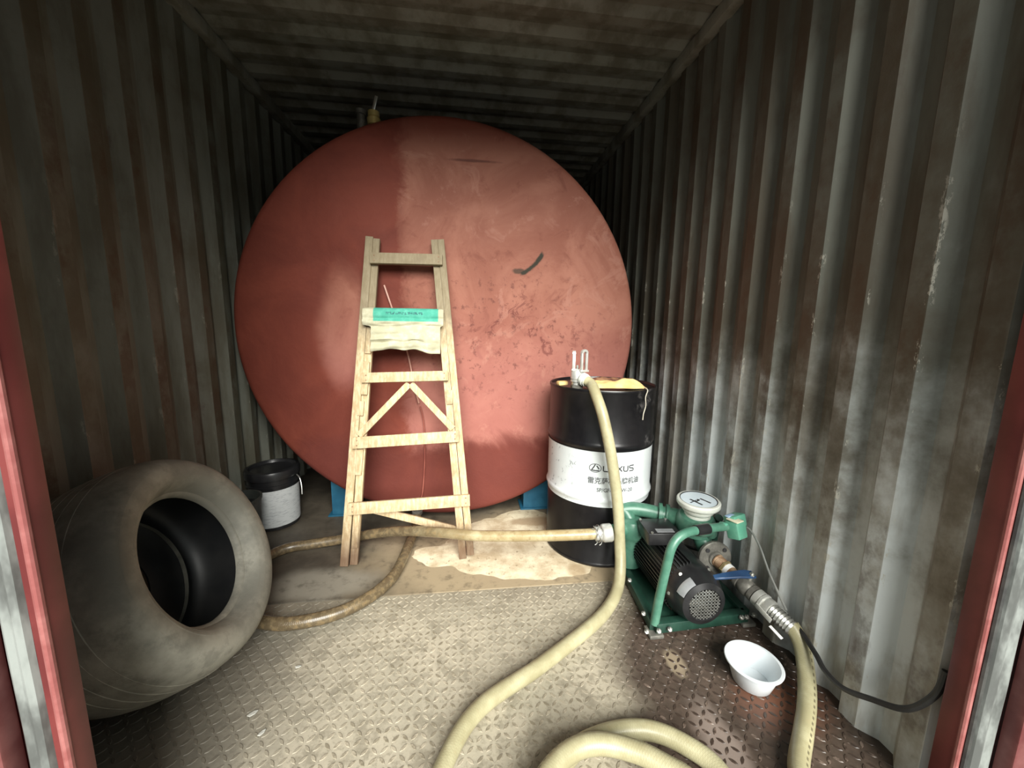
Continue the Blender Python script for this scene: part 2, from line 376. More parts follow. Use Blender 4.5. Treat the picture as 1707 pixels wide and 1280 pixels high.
class MB:
    def __init__(s): s.bm = bmesh.new(); s.uv = None
    def box(s, c, size, rot=None, bev=0.0):
        c = Vector(c); hx, hy, hz = (x/2 for x in size)
        vs = []
        for x in (-hx, hx):
            for y in (-hy, hy):
                for z in (-hz, hz):
                    v = Vector((x, y, z))
                    if rot is not None: v = rot @ v
                    vs.append(s.bm.verts.new(c+v))
        fs = [s.bm.faces.new([vs[i] for i in q]) for q in ((0, 1, 3, 2), (4, 6, 7, 5), (0, 4, 5, 1), (2, 3, 7, 6), (0, 2, 6, 4), (1, 5, 7, 3))]
        if bev:
            es = list({e for f in fs for e in f.edges})
            bmesh.ops.bevel(s.bm, geom=es, offset=bev, segments=2, affect='EDGES', profile=0.5)
        return s
    def beam(s, a, b, wu, wv, up=(0, 0, 1), bev=0.0):
        """box running from a to b; wu across, wv along the direction closest to up"""
        a, b = Vector(a), Vector(b); d = (b-a); L = d.length; d.normalize()
        v = Vector(up); v = (v - d*v.dot(d)).normalized(); u = d.cross(v)
        R = Matrix((u, d, v)).transposed()
        return s.box((a+b)/2, (wu, L, wv), R, bev)
    def cyl(s, a, b, r0, r1=None, seg=24, caps=True):
        r1 = r0 if r1 is None else r1
        a, b = Vector(a), Vector(b); u, v, d = frame_of(b-a)
        A = [s.bm.verts.new(a+(u*cos(2*pi*i/seg)+v*sin(2*pi*i/seg))*r0) for i in range(seg)]
        B = [s.bm.verts.new(b+(u*cos(2*pi*i/seg)+v*sin(2*pi*i/seg))*r1) for i in range(seg)]
        for i in range(seg): s.bm.faces.new((A[i], A[(i+1) % seg], B[(i+1) % seg], B[i]))
        if caps: s.bm.faces.new(A[::-1]); s.bm.faces.new(B)
        return s
    def lathe(s, prof, o=(0, 0, 0), d=(0, 0, 1), seg=32, closed=False, cap0=True, cap1=True):
        """profile of (radius, height) turned round the axis o + t*d"""
        o = Vector(o); u, v, d = frame_of(d)
        rows = []
        for r, h in prof:
            if r < 1e-6: rows.append([s.bm.verts.new(o+d*h)])
            else: rows.append([s.bm.verts.new(o+d*h+(u*cos(2*pi*i/seg)+v*sin(2*pi*i/seg))*r) for i in range(seg)])
        n = len(rows)
        for k in range(n if closed else n-1):
            A, B = rows[k], rows[(k+1) % n]
            for i in range(seg):
                j = (i+1) % seg
                if len(A) == 1 and len(B) == 1: continue
                if len(A) == 1: s.bm.faces.new((A[0], B[j], B[i]))
                elif len(B) == 1: s.bm.faces.new((A[i], A[j], B[0]))
                else: s.bm.faces.new((A[i], A[j], B[j], B[i]))
        if not closed:
            if cap0 and len(rows[0]) > 1: s.bm.faces.new(rows[0][::-1])
            if cap1 and len(rows[-1]) > 1: s.bm.faces.new(rows[-1])
        return s
    def tube(s, pts, r, seg=10, sub=0, caps=True, uv=False):
        pts = [Vector(p) for p in pts]
        if sub: pts = smooth_path(pts, sub)
        if uv and s.uv is None: s.uv = s.bm.loops.layers.uv.new('UVMap')
        n = len(pts); rows = []; L = 0; ls = []
        t0 = (pts[1]-pts[0]).normalized(); u = frame_of(t0)[0]
        for i, p in enumerate(pts):
            t = (pts[min(i+1, n-1)]-pts[max(i-1, 0)]).normalized()
            u = (u - t*u.dot(t)).normalized(); v = t.cross(u)
            rr = r(i/(n-1)) if callable(r) else r
            rows.append([s.bm.verts.new(p+(u*cos(2*pi*k/seg)+v*sin(2*pi*k/seg))*rr) for k in range(seg)])
            if i: L += (p-pts[i-1]).length
            ls.append(L)
        for i in range(n-1):
            for k in range(seg):
                j = (k+1) % seg
                f = s.bm.faces.new((rows[i][k], rows[i][j], rows[i+1][j], rows[i+1][k]))
                if uv:
                    for lp, (a, b) in zip(f.loops, ((ls[i], k/seg), (ls[i], (k+1)/seg), (ls[i+1], (k+1)/seg), (ls[i+1], k/seg))):
                        lp[s.uv].uv = (a, b)
        if caps: s.bm.faces.new(rows[0][::-1]); s.bm.faces.new(rows[-1])
        return s
    def poly(s, pts, n, thick):
        """flat outline extruded along n"""
        n = Vector(n).normalized()*thick
        A = [s.bm.verts.new(Vector(p)) for p in pts]; B = [s.bm.verts.new(Vector(p)+n) for p in pts]
        k = len(A)
        s.bm.faces.new(A[::-1]); s.bm.faces.new(B)
        for i in range(k): s.bm.faces.new((A[i], A[(i+1) % k], B[(i+1) % k], B[i]))
        return s
    def build(s, name, mat, parent=None, loc=None, smooth=35):
        """link as one object; vertices were given in world space"""
        if parent is not None: loc = WL[parent.name]
        loc = Vector(loc) if loc is not None else Vector((0, 0, 0))
        bmesh.ops.translate(s.bm, verts=s.bm.verts, vec=-loc)
        bmesh.ops.recalc_face_normals(s.bm, faces=s.bm.faces)
        me = bpy.data.meshes.new(name); s.bm.to_mesh(me); s.bm.free()
        if mat: me.materials.append(mat)
        if smooth:
            me.shade_smooth(); me.set_sharp_from_angle(angle=radians(smooth))
        o = bpy.data.objects.new(name, me); COL.objects.link(o)
        if parent is not None: o.parent = parent
        else: o.location = loc
        WL[o.name] = loc
        return o

def smooth_path(P, sub):
    out = []
    n = len(P)
    for i in range(n-1):
        p0, p1, p2, p3 = P[max(i-1, 0)], P[i], P[i+1], P[min(i+2, n-1)]
        for k in range(sub):
            t = k/sub
            out.append(0.5*((2*p1)+(p2-p0)*t+(2*p0-5*p1+4*p2-p3)*t*t+(3*p1-p0-3*p2+p3)*t**3))
    out.append(P[-1]); return out

def tag(o, label=None, cat=None, group=None, kind=None):
    if label: o['label'] = label
    if cat: o['category'] = cat
    if group: o['group'] = group
    if kind: o['kind'] = kind
    return o
def thing(name, label, cat, loc, group=None):
    o = bpy.data.objects.new(name, None); o.empty_display_size = 0.1
    COL.objects.link(o); o.location = loc; WL[o.name] = Vector(loc)
    return tag(o, label, cat, group)
def struct(o, label=None): return tag(o, label, None, None, 'structure')
def lab(o, s): o['label'] = s; return o

# ------------------------------------------------------------------ container shell
H = 2.537
XR, XL, DEP = 1.158, -1.205, 0.034
Y0, Y1 = 0.64, 5.6

def corrugated(ridges, pitch, start, end, depth, point):
    """zigzag profile: slope facing the doorway, proud flat, slope, recessed flat"""
    y = ridges
    while y - pitch > start: y -= pitch
    prof = [(start, depth)]
    while y < end-pitch:
        prof += [(y-0.13*pitch, depth), (y+0.13*pitch, 0.0), (y+0.45*pitch, 0.0), (y+0.63*pitch, depth)]
        y += pitch
    prof.append((end, depth))
    prof = [q for i, q in enumerate(prof) if i == 0 or q[0] > prof[i-1][0]+1e-4]
    return prof

def panel(prof, fn, mat, name, thick):
    b = MB(); rows = []
    for y, d in prof: rows.append([b.bm.verts.new(fn(y, d, k)) for k in (0, 1)])
    back = [[b.bm.verts.new(fn(y, 0.06+thick, k)) for k in (0, 1)] for y in (prof[0][0], prof[-1][0])]
    for i in range(len(rows)-1): b.bm.faces.new((rows[i][0], rows[i+1][0], rows[i+1][1], rows[i][1]))
    b.bm.faces.new((back[0][0], back[0][1], back[1][1], back[1][0]))
    b.bm.faces.new((rows[0][0], rows[0][1], back[0][1], back[0][0]))
    b.bm.faces.new((rows[-1][1], rows[-1][0], back[1][0], back[1][1]))
    return struct(b.build(name, mat, smooth=0))

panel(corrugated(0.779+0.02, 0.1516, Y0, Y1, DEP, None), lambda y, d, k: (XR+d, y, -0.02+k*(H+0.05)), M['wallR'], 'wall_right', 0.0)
panel(corrugated(1.475+0.02, 0.1577, Y0, Y1, DEP, None), lambda y, d, k: (XL-d, y, -0.02+k*(H+0.05)), M['wallL'], 'wall_left', 0.0)
panel(corrugated(1.833, 0.163, Y0, Y1, 0.022, None), lambda y, d, k: ((XL-0.05) if k == 0 else (XR+0.05), y, H+d), M['ceil'], 'ceiling', 0.0)
struct(MB().box((0, Y1+0.02, H/2), (2.5, 0.05, H+0.1)).build('wall_back', M['wallL']))
# top rails in the corners under the roof
struct(MB().box((XR-0.012, (Y0+Y1)/2, H-0.03), (0.05, Y1-Y0, 0.06), bev=0.004).build('trim_1', M['ceil']))
struct(MB().box((XL+0.012, (Y0+Y1)/2, H-0.03), (0.05, Y1-Y0, 0.06), bev=0.004).build('trim_2', M['ceil']))

# floor: tread plate in front, plain plate behind a raised seam
SEAM = 1.515
fl = struct(MB().box((0, (0.25+SEAM)/2, -0.03), (2.46, SEAM-0.25+0.02, 0.06)).build('floor', M['floor']))
rear = MB()
rear.box((-0.02, (SEAM+Y1)/2, -0.026), (2.44, Y1-SEAM, 0.06), Matrix.Rotation(0.0, 3, 'Z'), 0.002)
lab(rear.build('rear_plate', M['rear'], fl), 'plain oily steel plate at the back')

b = MB(); px = 0.026
ni = int(2.36/px); nj = int((SEAM-0.30)/px)
def lozenge(bm, x, y, a, L=0.0135, W=0.0042, h=0.0016):
    ca, sa = cos(a), sin(a)
    pts = [(-L, 0), (-L*0.4, -W), (L*0.4, -W), (L, 0), (L*0.4, W), (-L*0.4, W)]
    A = [bm.verts.new((x+p*ca-q*sa, y+p*sa+q*ca, -0.0003)) for p, q in pts]
    B = [bm.verts.new((x+(p*ca-q*sa)*0.8, y+(p*sa+q*ca)*0.8, h)) for p, q in pts]
    bm.faces.new(B)
    for i in range(6): bm.faces.new((A[i], A[(i+1) % 6], B[(i+1) % 6], B[i]))
for i in range(ni):
    for j in range(nj):
        x, y = -1.17+px*(i+0.5), 0.32+px*(j+0.5)
        lozenge(b.bm, x, y, radians(45 if (i+j) % 2 else -45))
tr = b.build('raised_tread', M['tread'], fl); tag(tr, 'small raised lozenges of the tread plate', kind='stuff')

# yard in front of the container
struct(MB().box((0, -7.4, -0.25), (24, 15.2, 0.2)).build('ground', M['ground']))

# ------------------------------------------------------------------ doorway: jambs, rubber, door skins
def jamb(name, xin, yf, yb, s, label):
    """inner face at xin, s = +1 right / -1 left (direction away from the opening)"""
    xo = xin+s*0.17
    b = MB().box(((xin+xo)/2, (yf+yb)/2, H/2), (abs(xo-xin), yb-yf, H+0.06), None, 0.004)
    j = struct(b.build(name, M['jamb'])); j['label'] = label
    lab(MB().tube([(xin+s*0.004, yf+0.002, 0.0), (xin+s*0.004, yf+0.002, H)], 0.006, 10).build('edge_highlight', M['edge'], j), 'pink bead with the front edge highlight painted in')  # bead coloured pale pink to paint the highlight on the rounded edge
    return j
jl = jamb('trim_3', -0.615, 0.603, 0.641, -1, 'oxide red door post on the left of the opening')
jr = jamb('trim_4', 1.135, 0.597, 0.640, 1, 'oxide red door post on the right of the opening')
def gasket(j, x0, x1, yf, s, dark):
    b = MB(); n = 40; rows = []
    prof = [(0, 0), (0.08, 0.008), (0.3, 0.012), (0.55, 0.007), (0.75, 0.012), (0.92, 0.008), (1, 0)]
    for k in range(n+1):
        z = H*k/n
        rows.append([b.bm.verts.new((x0+(x1-x0)*u, yf-d-0.0015*noise.noise((u*3, 0, z*7)), z)) for u, d in prof])
    for k in range(n):
        for i in range(len(prof)-1): b.bm.faces.new((rows[k][i], rows[k][i+1], rows[k+1][i+1], rows[k+1][i]))
    lab(b.build('rubber_gasket', M['gasket'], j), 'grey weathered rubber seal')
    if dark:
        lab(MB().tube([(x0-s*0.006, yf-0.002, 0), (x0-s*0.006, yf-0.002, H)], 0.006, 8).build('gap_strip', M['darkgap'], j), 'black strip for the gap beside the seal')  # black strip drawn for the dark gap between edge bead and seal
gasket(jl, -0.634, -0.667, 0.603, -1, False)
gasket(jr, 1.160, 1.222, 0.597, 1, True)
# outer door skins beyond the seals
dl = MB().box((-0.90, 0.585, H/2), (0.46, 0.03, H+0.06), None, 0.004); lab(struct(dl.build('door_1', M['leaf'])), 'scratched red door skin at the left edge')
dr = MB().box((1.375, 0.575, H/2), (0.30, 0.03, H+0.06), None, 0.004); lab(struct(dr.build('door_2', M['leaf'])), 'scratched red door skin at the right edge')
struct(MB().box((-1.02, 0.63, H/2), (0.50, 0.03, H+0.06)).build('wall_front', M['jamb']))
struct(MB().box((0.05, 0.62, H-0.02), (2.5, 0.06, 0.16)).build('trim_5', M['jamb']))

# ------------------------------------------------------------------ red tank
TX, TZ, TR, TY = -0.083, 1.130, 1.092, 2.14
tank = thing('storage_tank', 'huge round red oxide painted tank filling the back of the container', 'tank', (TX, TY, TZ))
b = MB(); seg = 120; kn = 0.035
rings = [0.0]+[TR*(k/26) for k in range(1, 26)]
rings = [r for r in rings if r < TR-kn-0.01]+[TR-kn]
rows = []
def dent(x, z, r):
    f = max(0.0, 1-r/(TR-kn))**0.5
    v = Vector((x, z, 0.3))
    return f*(0.011*noise.noise(v*2.2)+0.005*noise.noise(v*6.0)+0.002*noise.noise(v*15))
for r in rings:
    if r == 0: rows.append([b.bm.verts.new((TX, TY, TZ))]); continue
    rows.append([b.bm.verts.new((TX+r*cos(2*pi*i/seg), TY-dent(r*cos(2*pi*i/seg), r*sin(2*pi*i/seg), r), TZ+r*sin(2*pi*i/seg))) for i in range(seg)])
for k in range(1, 6):
    a = k/5*pi/2; r = TR-kn+kn*sin(a); yy = TY+kn*(1-cos(a))
    rows.append([b.bm.verts.new((TX+r*cos(2*pi*i/seg), yy, TZ+r*sin(2*pi*i/seg))) for i in range(seg)])
for A, B in zip(rows, rows[1:]):
    for i in range(seg):
        j = (i+1) % seg
        if len(A) == 1: b.bm.faces.new((A[0], B[i], B[j]))
        else: b.bm.faces.new((A[i], A[j], B[j], B[i]))
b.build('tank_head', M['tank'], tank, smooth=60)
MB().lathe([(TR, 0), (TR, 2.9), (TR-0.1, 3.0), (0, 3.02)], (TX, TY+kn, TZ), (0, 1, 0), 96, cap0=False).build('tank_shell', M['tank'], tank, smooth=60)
lab(MB().lathe([(TR-0.001, 0.0), (TR+0.006, 0.004), (TR+0.006, 0.016), (TR-0.001, 0.02)], (TX, TY+kn+0.002, TZ), (0, 1, 0), 96, closed=True).build('weld_seam', M['edge'], tank), 'thin paler weld bead round the rim')
# fittings on the crown, seen against the dark roof
def crown(x): return TZ+math.sqrt(TR*TR-(x-TX)**2)
xa, ya = -0.525, 2.30
vp = MB().lathe([(0.022, -0.03), (0.022, 0.13), (0.028, 0.133), (0.028, 0.155), (0.0, 0.158)], (xa, ya, crown(xa)), (0, 0, 1), 16)
lab(vp.build('vent_pipe', M['dsteel'], tank), 'short grey vent pipe on top')
xb = -0.458
vv = lab(MB().lathe([(0.022, -0.03), (0.022, 0.055), (0.034, 0.058), (0.036, 0.09), (0.024, 0.095), (0.03, 0.10), (0.03, 0.125), (0.0, 0.13)], (xb, ya, crown(xb)), (0, 0, 1), 16).build('top_valve', M['brassy'], tank), 'yellow brass valve on top')
MB().beam((xb-0.004, ya, crown(xb)+0.122), (xb+0.02, ya-0.01, crown(xb)+0.20), 0.016, 0.008, (0, 1, 0), 0.002).build('valve_lever', M['steel'], vv)
# sight cord and drain at the front
fy = TY-0.016
c1 = MB().tube([(-0.399, fy, 1.358), (-0.34, fy-0.004, 1.17), (-0.285, fy-0.008, 0.994), (-0.256, fy-0.006, 0.828), (-0.232, fy-0.004, 0.72)], 0.0045, 8, 6)
lab(c1.build('level_cord', M['cord'], tank), 'thin pale pink cord down the face')
c2 = MB().tube([(-0.226, fy, 0.70), (-0.208, fy, 0.60), (-0.206, fy, 0.412), (-0.222, fy, 0.20), (-0.242, fy-0.01, 0.13)], 0.004, 8, 6)
lab(c2.build('level_cord', M['cordred'], tank), 'thin dark red cord running down to the drain')
dv = MB()
dv.cyl((-0.250, TY+0.02, 0.105), (-0.250, 2.085, 0.105), 0.02, seg=18)
dv.lathe([(0.030, 0), (0.030, 0.02), (0.022, 0.022), (0.022, 0.03), (0.028, 0.032), (0.028, 0.045), (0.0, 0.046)], (-0.250, 2.078, 0.088), (0.05, -0.2, 1), 12)
lab(dv.build('drain_valve', M['dsteel'], tank), 'grey green drain cock under the ladder rung')

# blue saddles under the tank
def saddle(x0, x1, y0, y1, label):
    b = MB()
    n = 10; top = []
    for i in range(n+1):
        x = x0+(x1-x0)*i/n; top.append((x, TZ-math.sqrt((TR+0.0015)**2-(x-TX)**2)))
    A = [b.bm.verts.new((x, y0, z)) for x, z in top]+[b.bm.verts.new((x1, y0, 0.012)), b.bm.verts.new((x0, y0, 0.012))]
    B = [b.bm.verts.new((v.co.x, y1, v.co.z)) for v in A]
    b.bm.faces.new(A); b.bm.faces.new(B[::-1])
    for i in range(len(A)): b.bm.faces.new((A[i], B[i], B[(i+1) % len(A)], A[(i+1) % len(A)]))
    t = thing('tank_saddle', label, 'support', ((x0+x1)/2, (y0+y1)/2, 0.004), 'blue saddles under the tank')
    b.build('saddle_block', M['blue'], t, smooth=0)
    MB().box(((x0+x1)/2, (y0+y1)/2, 0.008), (x1-x0+0.04, y1-y0+0.04, 0.009), None, 0.002).build('base_plate', M['blue'], t)
saddle(-0.775, -0.63, 2.26, 2.36, 'blue steel saddle under the tank, left of the ladder foot')
saddle(0.39, 0.55, 2.24, 2.34, 'blue steel saddle under the tank beside the black drum')

# ------------------------------------------------------------------ dried spill on the rear plate
outl = [(-0.25, 1.79), (-0.15, 1.70), (-0.05, 1.685), (0.02, 1.63), (0.14, 1.60), (0.25, 1.56), (0.40, 1.553), (0.53, 1.56), (0.62, 1.59), (0.68, 1.66), (0.70, 1.78),
        (0.62, 1.95), (0.56, 2.10), (0.50, 2.20), (0.40, 2.235), (0.28, 2.20), (0.20, 2.14), (0.12, 2.12), (0.02, 2.06), (-0.04, 1.96), (-0.10, 1.88), (-0.20, 1.86)]
P = smooth_path([Vector((x, y, 0)) for x, y in outl+[outl[0]]], 8)[:-1]
cc = Vector((0.27, 1.86, 0)); b = MB(); rows = []
for k in range(1, 9):
    row = []
    for i, q in enumerate(P):
        f = k/8; v = cc+(q-cc)*f
        if k == 8: v = cc+(q-cc)*(1+0.06*noise.noise(q*9)+0.03*noise.noise(q*28))
        hgt = 0.0045 if k == 8 else 0.0075+0.0015*noise.noise(v*14)
        row.append(b.bm.verts.new((v.x, v.y, hgt if k < 8 else 0.0038)))
    rows.append(row)
c0 = b.bm.verts.new((cc.x, cc.y, 0.008)); n = len(P)
for i in range(n): b.bm.faces.new((c0, rows[0][i], rows[0][(i+1) % n]))
for A, B in zip(rows, rows[1:]):
    for i in range(n): b.bm.faces.new((A[i], A[(i+1) % n], B[(i+1) % n], B[i]))
sp = b.build('dried_spill', M['spill'], None, (0.27, 1.86, 0.004))
tag(sp, 'dried cream coloured spill spread on the floor around the drum and ladder foot', 'spill', kind='stuff')

# ------------------------------------------------------------------ ladder
LN = Vector((0, -0.9752, 0.2214))
def LP(x, z, wv=0.0): return Vector((x, 1.74+0.227*z, z+0.004))+LN*wv
lad = thing('stepladder', 'old wooden stepladder folded and leaning against the red tank', 'ladder', (-0.25, 1.74, 0.004))
def lbar(name, a, b_, wid, thk, wv, label=None):
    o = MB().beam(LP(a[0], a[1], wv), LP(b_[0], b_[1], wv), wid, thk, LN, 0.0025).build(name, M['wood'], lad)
    if label: lab(o, label)
    return o
lbar('side_rail', (-0.549, 0.004), (-0.456, 1.588), 0.038, 0.030, 0.0)
lbar('side_rail', (0.050, 0.022), (-0.098, 1.588), 0.034, 0.030, 0.0)
lbar('rear_rail', (-0.507, 0.006), (-0.424, 1.582), 0.036, 0.026, -0.006)
lbar('rear_rail', (0.012, 0.004), (-0.131, 1.588), 0.036, 0.026, -0.004)
def rung(xl, zl, xr, zr, hgt, label=None, wv=0.0265, thk=0.022):
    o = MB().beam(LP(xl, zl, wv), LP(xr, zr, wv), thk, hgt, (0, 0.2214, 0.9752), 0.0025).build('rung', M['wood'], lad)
    if label: lab(o, label)
    for x, z in ((xl+0.022, zl), (xr-0.02, zr)):
        for dz in (-0.012, 0.012):
            c = LP(x, z+dz, wv+thk/2-0.001)
            MB().cyl(c, c+LN*0.003, 0.0035, seg=8).build('nail_head', M['rust'], o)
    return o
rung(-0.530, 0.268, 0.047, 0.287, 0.056)
rung(-0.516, 0.572, -0.005, 0.594, 0.056)
rung(-0.478, 0.880, -0.058, 0.890, 0.050)
rung(-0.470, 1.185, -0.085, 1.190, 0.050)
rung(-0.448, 1.470, -0.088, 1.474, 0.056, 'grey weathered top bar')
lbar('diagonal_brace', (-0.252, 0.852), (-0.490, 0.605), 0.034, 0.018, 0.012)
lbar('diagonal_brace', (-0.245, 0.852), (-0.035, 0.630), 0.034, 0.018, 0.012)
lbar('diagonal_brace', (-0.435, 0.252), (0.010, 0.125), 0.036, 0.018, -0.026)
for a, c, wv in (((-0.502, 0.085), (-0.494, 0.240), 0.012), ((-0.490, 0.42), (-0.483, 0.54), 0.012), ((-0.486, 0.70), (-0.482, 0.77), 0.014),
                 ((-0.468, 0.80), (-0.458, 0.96), 0.016), ((-0.052, 0.75), (-0.056, 0.82), 0.014), ((-0.455, 1.00), (-0.447, 1.13), 0.010)):
    lbar('splice_block', a, c, 0.030, 0.012, wv)

# towel over the second rung from the top
tw = MB(); nu = 44
path = [(-0.012, 1.09), (-0.006, 1.14), (-0.002, 1.18), (0.006, 1.213), (0.026, 1.224), (0.046, 1.214), (0.054, 1.198), (0.055, 1.180), (0.049, 1.168),
        (0.052, 1.160), (0.056, 1.148), (0.050, 1.136), (0.044, 1.128), (0.050, 1.10), (0.046, 1.085), (0.052, 1.06), (0.044, 1.045), (0.05, 1.02), (0.048, 1.005)]
pv = smooth_path([Vector((a, 0, c)) for a, c in path], 3); nv = len(pv); rows = []
for k, q in enumerate(pv):
    row = []; s = k/(nv-1)
    for i in range(nu+1):
        u = i/nu
        full = s < 0.62
        xl = -0.474 if full else -0.474+min(1, (s-0.62)/0.05)*0.040
        xr = -0.082 if full else -0.082-min(1, (s-0.62)/0.05)*0.016
        if s < 0.2: xl, xr = -0.40, -0.14
        elif s < 0.27: xl, xr = -0.40-(s-0.2)/0.07*0.074, -0.14+(s-0.2)/0.07*0.058
        x = xl+(xr-xl)*u
        nz = noise.noise(Vector((x*14, s*16, 2.0)))*0.009*(1 if s > 0.5 else 0.3)+0.006*max(0, s-0.6)*2.5*sin(s*52+x*9+2*noise.noise(Vector((x*9, 1, 1))))
        sag = (0.020*sin(pi*u)-0.012*u)*max(0, s-0.66)/0.34
        if s > 0.85: sag += 0.010*noise.noise(Vector((x*16, 3.0, 0)))
        row.append(tw.bm.verts.new(LP(x, q.z+sag, q.x+nz)))
    rows.append(row)
for A, B in zip(rows, rows[1:]):
    for i in range(nu): tw.bm.faces.new((A[i], A[i+1], B[i+1], B[i]))
bmesh.ops.recalc_face_normals(tw.bm, faces=tw.bm.faces)
bmesh.ops.solidify(tw.bm, geom=list(tw.bm.faces), thickness=0.004)
o = tw.build('towel', M['towel'], None, (-0.278, 2.0, 1.02), smooth=60)
tag(o, 'stained cream towel with a green printed band draped over a ladder rung', 'towel')

# ------------------------------------------------------------------ oil drum
DX, DY, DR, DZ = 0.728, 1.864, 0.263, 0.008
dr_ = thing('oil_drum', 'black steel oil drum with a white lettered band, by the right wall', 'drum', (DX, DY, DZ))
def hoop(h): return [(DR, h-0.018), (DR+0.004, h-0.010), (DR+0.008, h), (DR+0.004, h+0.010), (DR, h+0.018)]
B0, B1 = 0.305, 0.575
low = [(DR-0.02, 0.0), (DR+0.002, 0.0), (DR+0.006, 0.006), (DR+0.004, 0.014), (DR, 0.02), (DR, B0)]
MB().lathe(low, (DX, DY, DZ), seg=64, cap1=False).build('lower_body', M['drum'], dr_, smooth=50)
up = [(DR, B1)]+hoop(0.598)+[(DR, 0.842), (DR+0.003, 0.848), (DR+0.005, 0.856), (DR+0.002, 0.862), (DR-0.004, 0.862), (DR-0.007, 0.856), (DR-0.008, 0.850), (0, 0.848)]
MB().lathe(up, (DX, DY, DZ), seg=64, cap0=False).build('upper_body', M['drum'], dr_, smooth=50)
band = [(DR+0.0005, B0)]+[(r+0.0008, h) for r, h in hoop(0.338)]+[(DR+0.0012, 0.40), (DR+0.0012, B1-0.006), (DR+0.0025, B1)]
bd = lab(MB().lathe(band, (DX, DY, DZ), seg=96, cap0=False, cap1=False).build('lettered_band', M['label'], dr_, smooth=50), 'white band with black lettering')
MB().lathe([(0.036, 0), (0.036, 0.008), (0.028, 0.010), (0.028, 0.018), (0, 0.018)], (DX+0.10, DY+0.15, DZ+0.847), seg=16).build('bung', M['dsteel'], dr_)
RB = DR+0.0026
def on_drum(t, z, off=0.0): return Vector((DX+(RB+off)*cos(t), DY+(RB+off)*sin(t), z))
def strokes(name, lines, t0, z0, wid, mat, parent, label=None):
    """lines of (arc length, height) bent round the drum as narrow raised ribbons"""
    b = MB()
    for L in lines:
        pts = []
        for (a, c), (d, e) in zip(L, L[1:]):
            n = max(1, int(math.hypot(d-a, e-c)/0.006))
            pts += [(a+(d-a)*k/n, c+(e-c)*k/n) for k in range(n)]
        pts.append(L[-1]); rows = []
        for i, (a, c) in enumerate(pts):
            p0, p1 = pts[max(i-1, 0)], pts[min(i+1, len(pts)-1)]
            dx, dz = p1[0]-p0[0], p1[1]-p0[1]; l = math.hypot(dx, dz) or 1
            nx, nz = -dz/l*wid/2, dx/l*wid/2
            rows.append([b.bm.verts.new(on_drum(t0+(a+s*nx)/RB, z0+c+s*nz)) for s in (1, -1)])
        for A, B in zip(rows, rows[1:]): b.bm.faces.new((A[0], A[1], B[1], B[0]))
    o = b.build(name, mat, parent, smooth=0)
    return lab(o, label) if label else o
def ell(cx, cz, rx, rz, a0=0, a1=360, n=28): return [(cx+rx*cos(radians(a0+(a1-a0)*k/n)), cz+rz*sin(radians(a0+(a1-a0)*k/n))) for k in range(n+1)]
zc = DZ+0.497
strokes('emblem', [ell(0, 0, 0.027, 0.020)], 4.315, zc, 0.0036, M['grey_ink'], bd, 'thin oval of the emblem')
strokes('emblem_letter', [[(0.000, 0.018), (-0.006, 0.006), (-0.017, -0.011), (0.002, -0.012), (0.018, -0.011)], [(0.006, 0.012), (0.018, -0.004)]], 4.315, zc, 0.0052, M['ink'], bd)
W5 = [[(0, 0.026), (0, 0.004), (0.004, 0), (0.024, 0)],
      [(0.058, 0.026), (0.036, 0.026), (0.033, 0.022), (0.033, 0.004), (0.036, 0), (0.058, 0)], [(0.034, 0.013), (0.055, 0.013)],
      [(0.064, 0.026), (0.088, 0)], [(0.088, 0.026), (0.064, 0)],
      [(0.096, 0.026), (0.096, 0.006), (0.101, 0), (0.114, 0), (0.118, 0.006), (0.118, 0.026)],
      [(0.150, 0.026), (0.130, 0.026), (0.126, 0.022), (0.127, 0.015), (0.145, 0.012), (0.149, 0.007), (0.146, 0), (0.126, 0)]]
strokes('lettering', W5, 4.455, zc-0.013, 0.0048, M['ink'], bd)
strokes('pen_mark', [[(0, 0.012), (0.006, 0.0), (0.010, 0.010)], [(0.008, 0.004), (0.002, -0.010)], [(0.016, 0.006), (0.014, -0.006), (0.020, -0.002)], [(0.028, 0.009), (0.024, 0.0), (0.032, -0.003)], [(0.030, 0.013), (0.034, 0.012)]],
        3.84, DZ+0.50, 0.0018, M['grey_ink'], bd)
def drum_text(txt, t0, z, size, mat, width):
    cu = bpy.data.curves.new('lettering', 'FONT'); cu.body = txt; cu.size = size; cu.resolution_u = 2; cu.offset = size*0.018
    ob = bpy.data.objects.new('lettering', cu); COL.objects.link(ob)
    bpy.context.view_layer.update()
    me = bpy.data.meshes.new_from_object(ob.evaluated_get(bpy.context.evaluated_depsgraph_get()))
    bpy.data.objects.remove(ob); bpy.data.curves.remove(cu)
    if not me.vertices: return
    xs = [v.co.x for v in me.vertices]; x0, sc = min(xs), width/(max(xs)-min(xs))
    loc = WL[bd.name]
    for v in me.vertices:
        v.co = on_drum(t0+(v.co.x-x0)*sc/RB, z+v.co.y)-loc
    me.name = 'lettering'; me.materials.clear(); me.materials.append(mat)
    ob = bpy.data.objects.new('lettering', me); COL.objects.link(ob); ob.parent = bd; WL[ob.name] = loc
drum_text('\u96f7\u514b\u8428\u65af\u54c1\u724c\u673a\u6cb9', 4.195, DZ+0.424, 0.034, M['grey_ink'], 0.252)
drum_text('SP/GF-6A 0W-20', 4.355, DZ+0.383, 0.026, M['grey_ink'], 0.175)

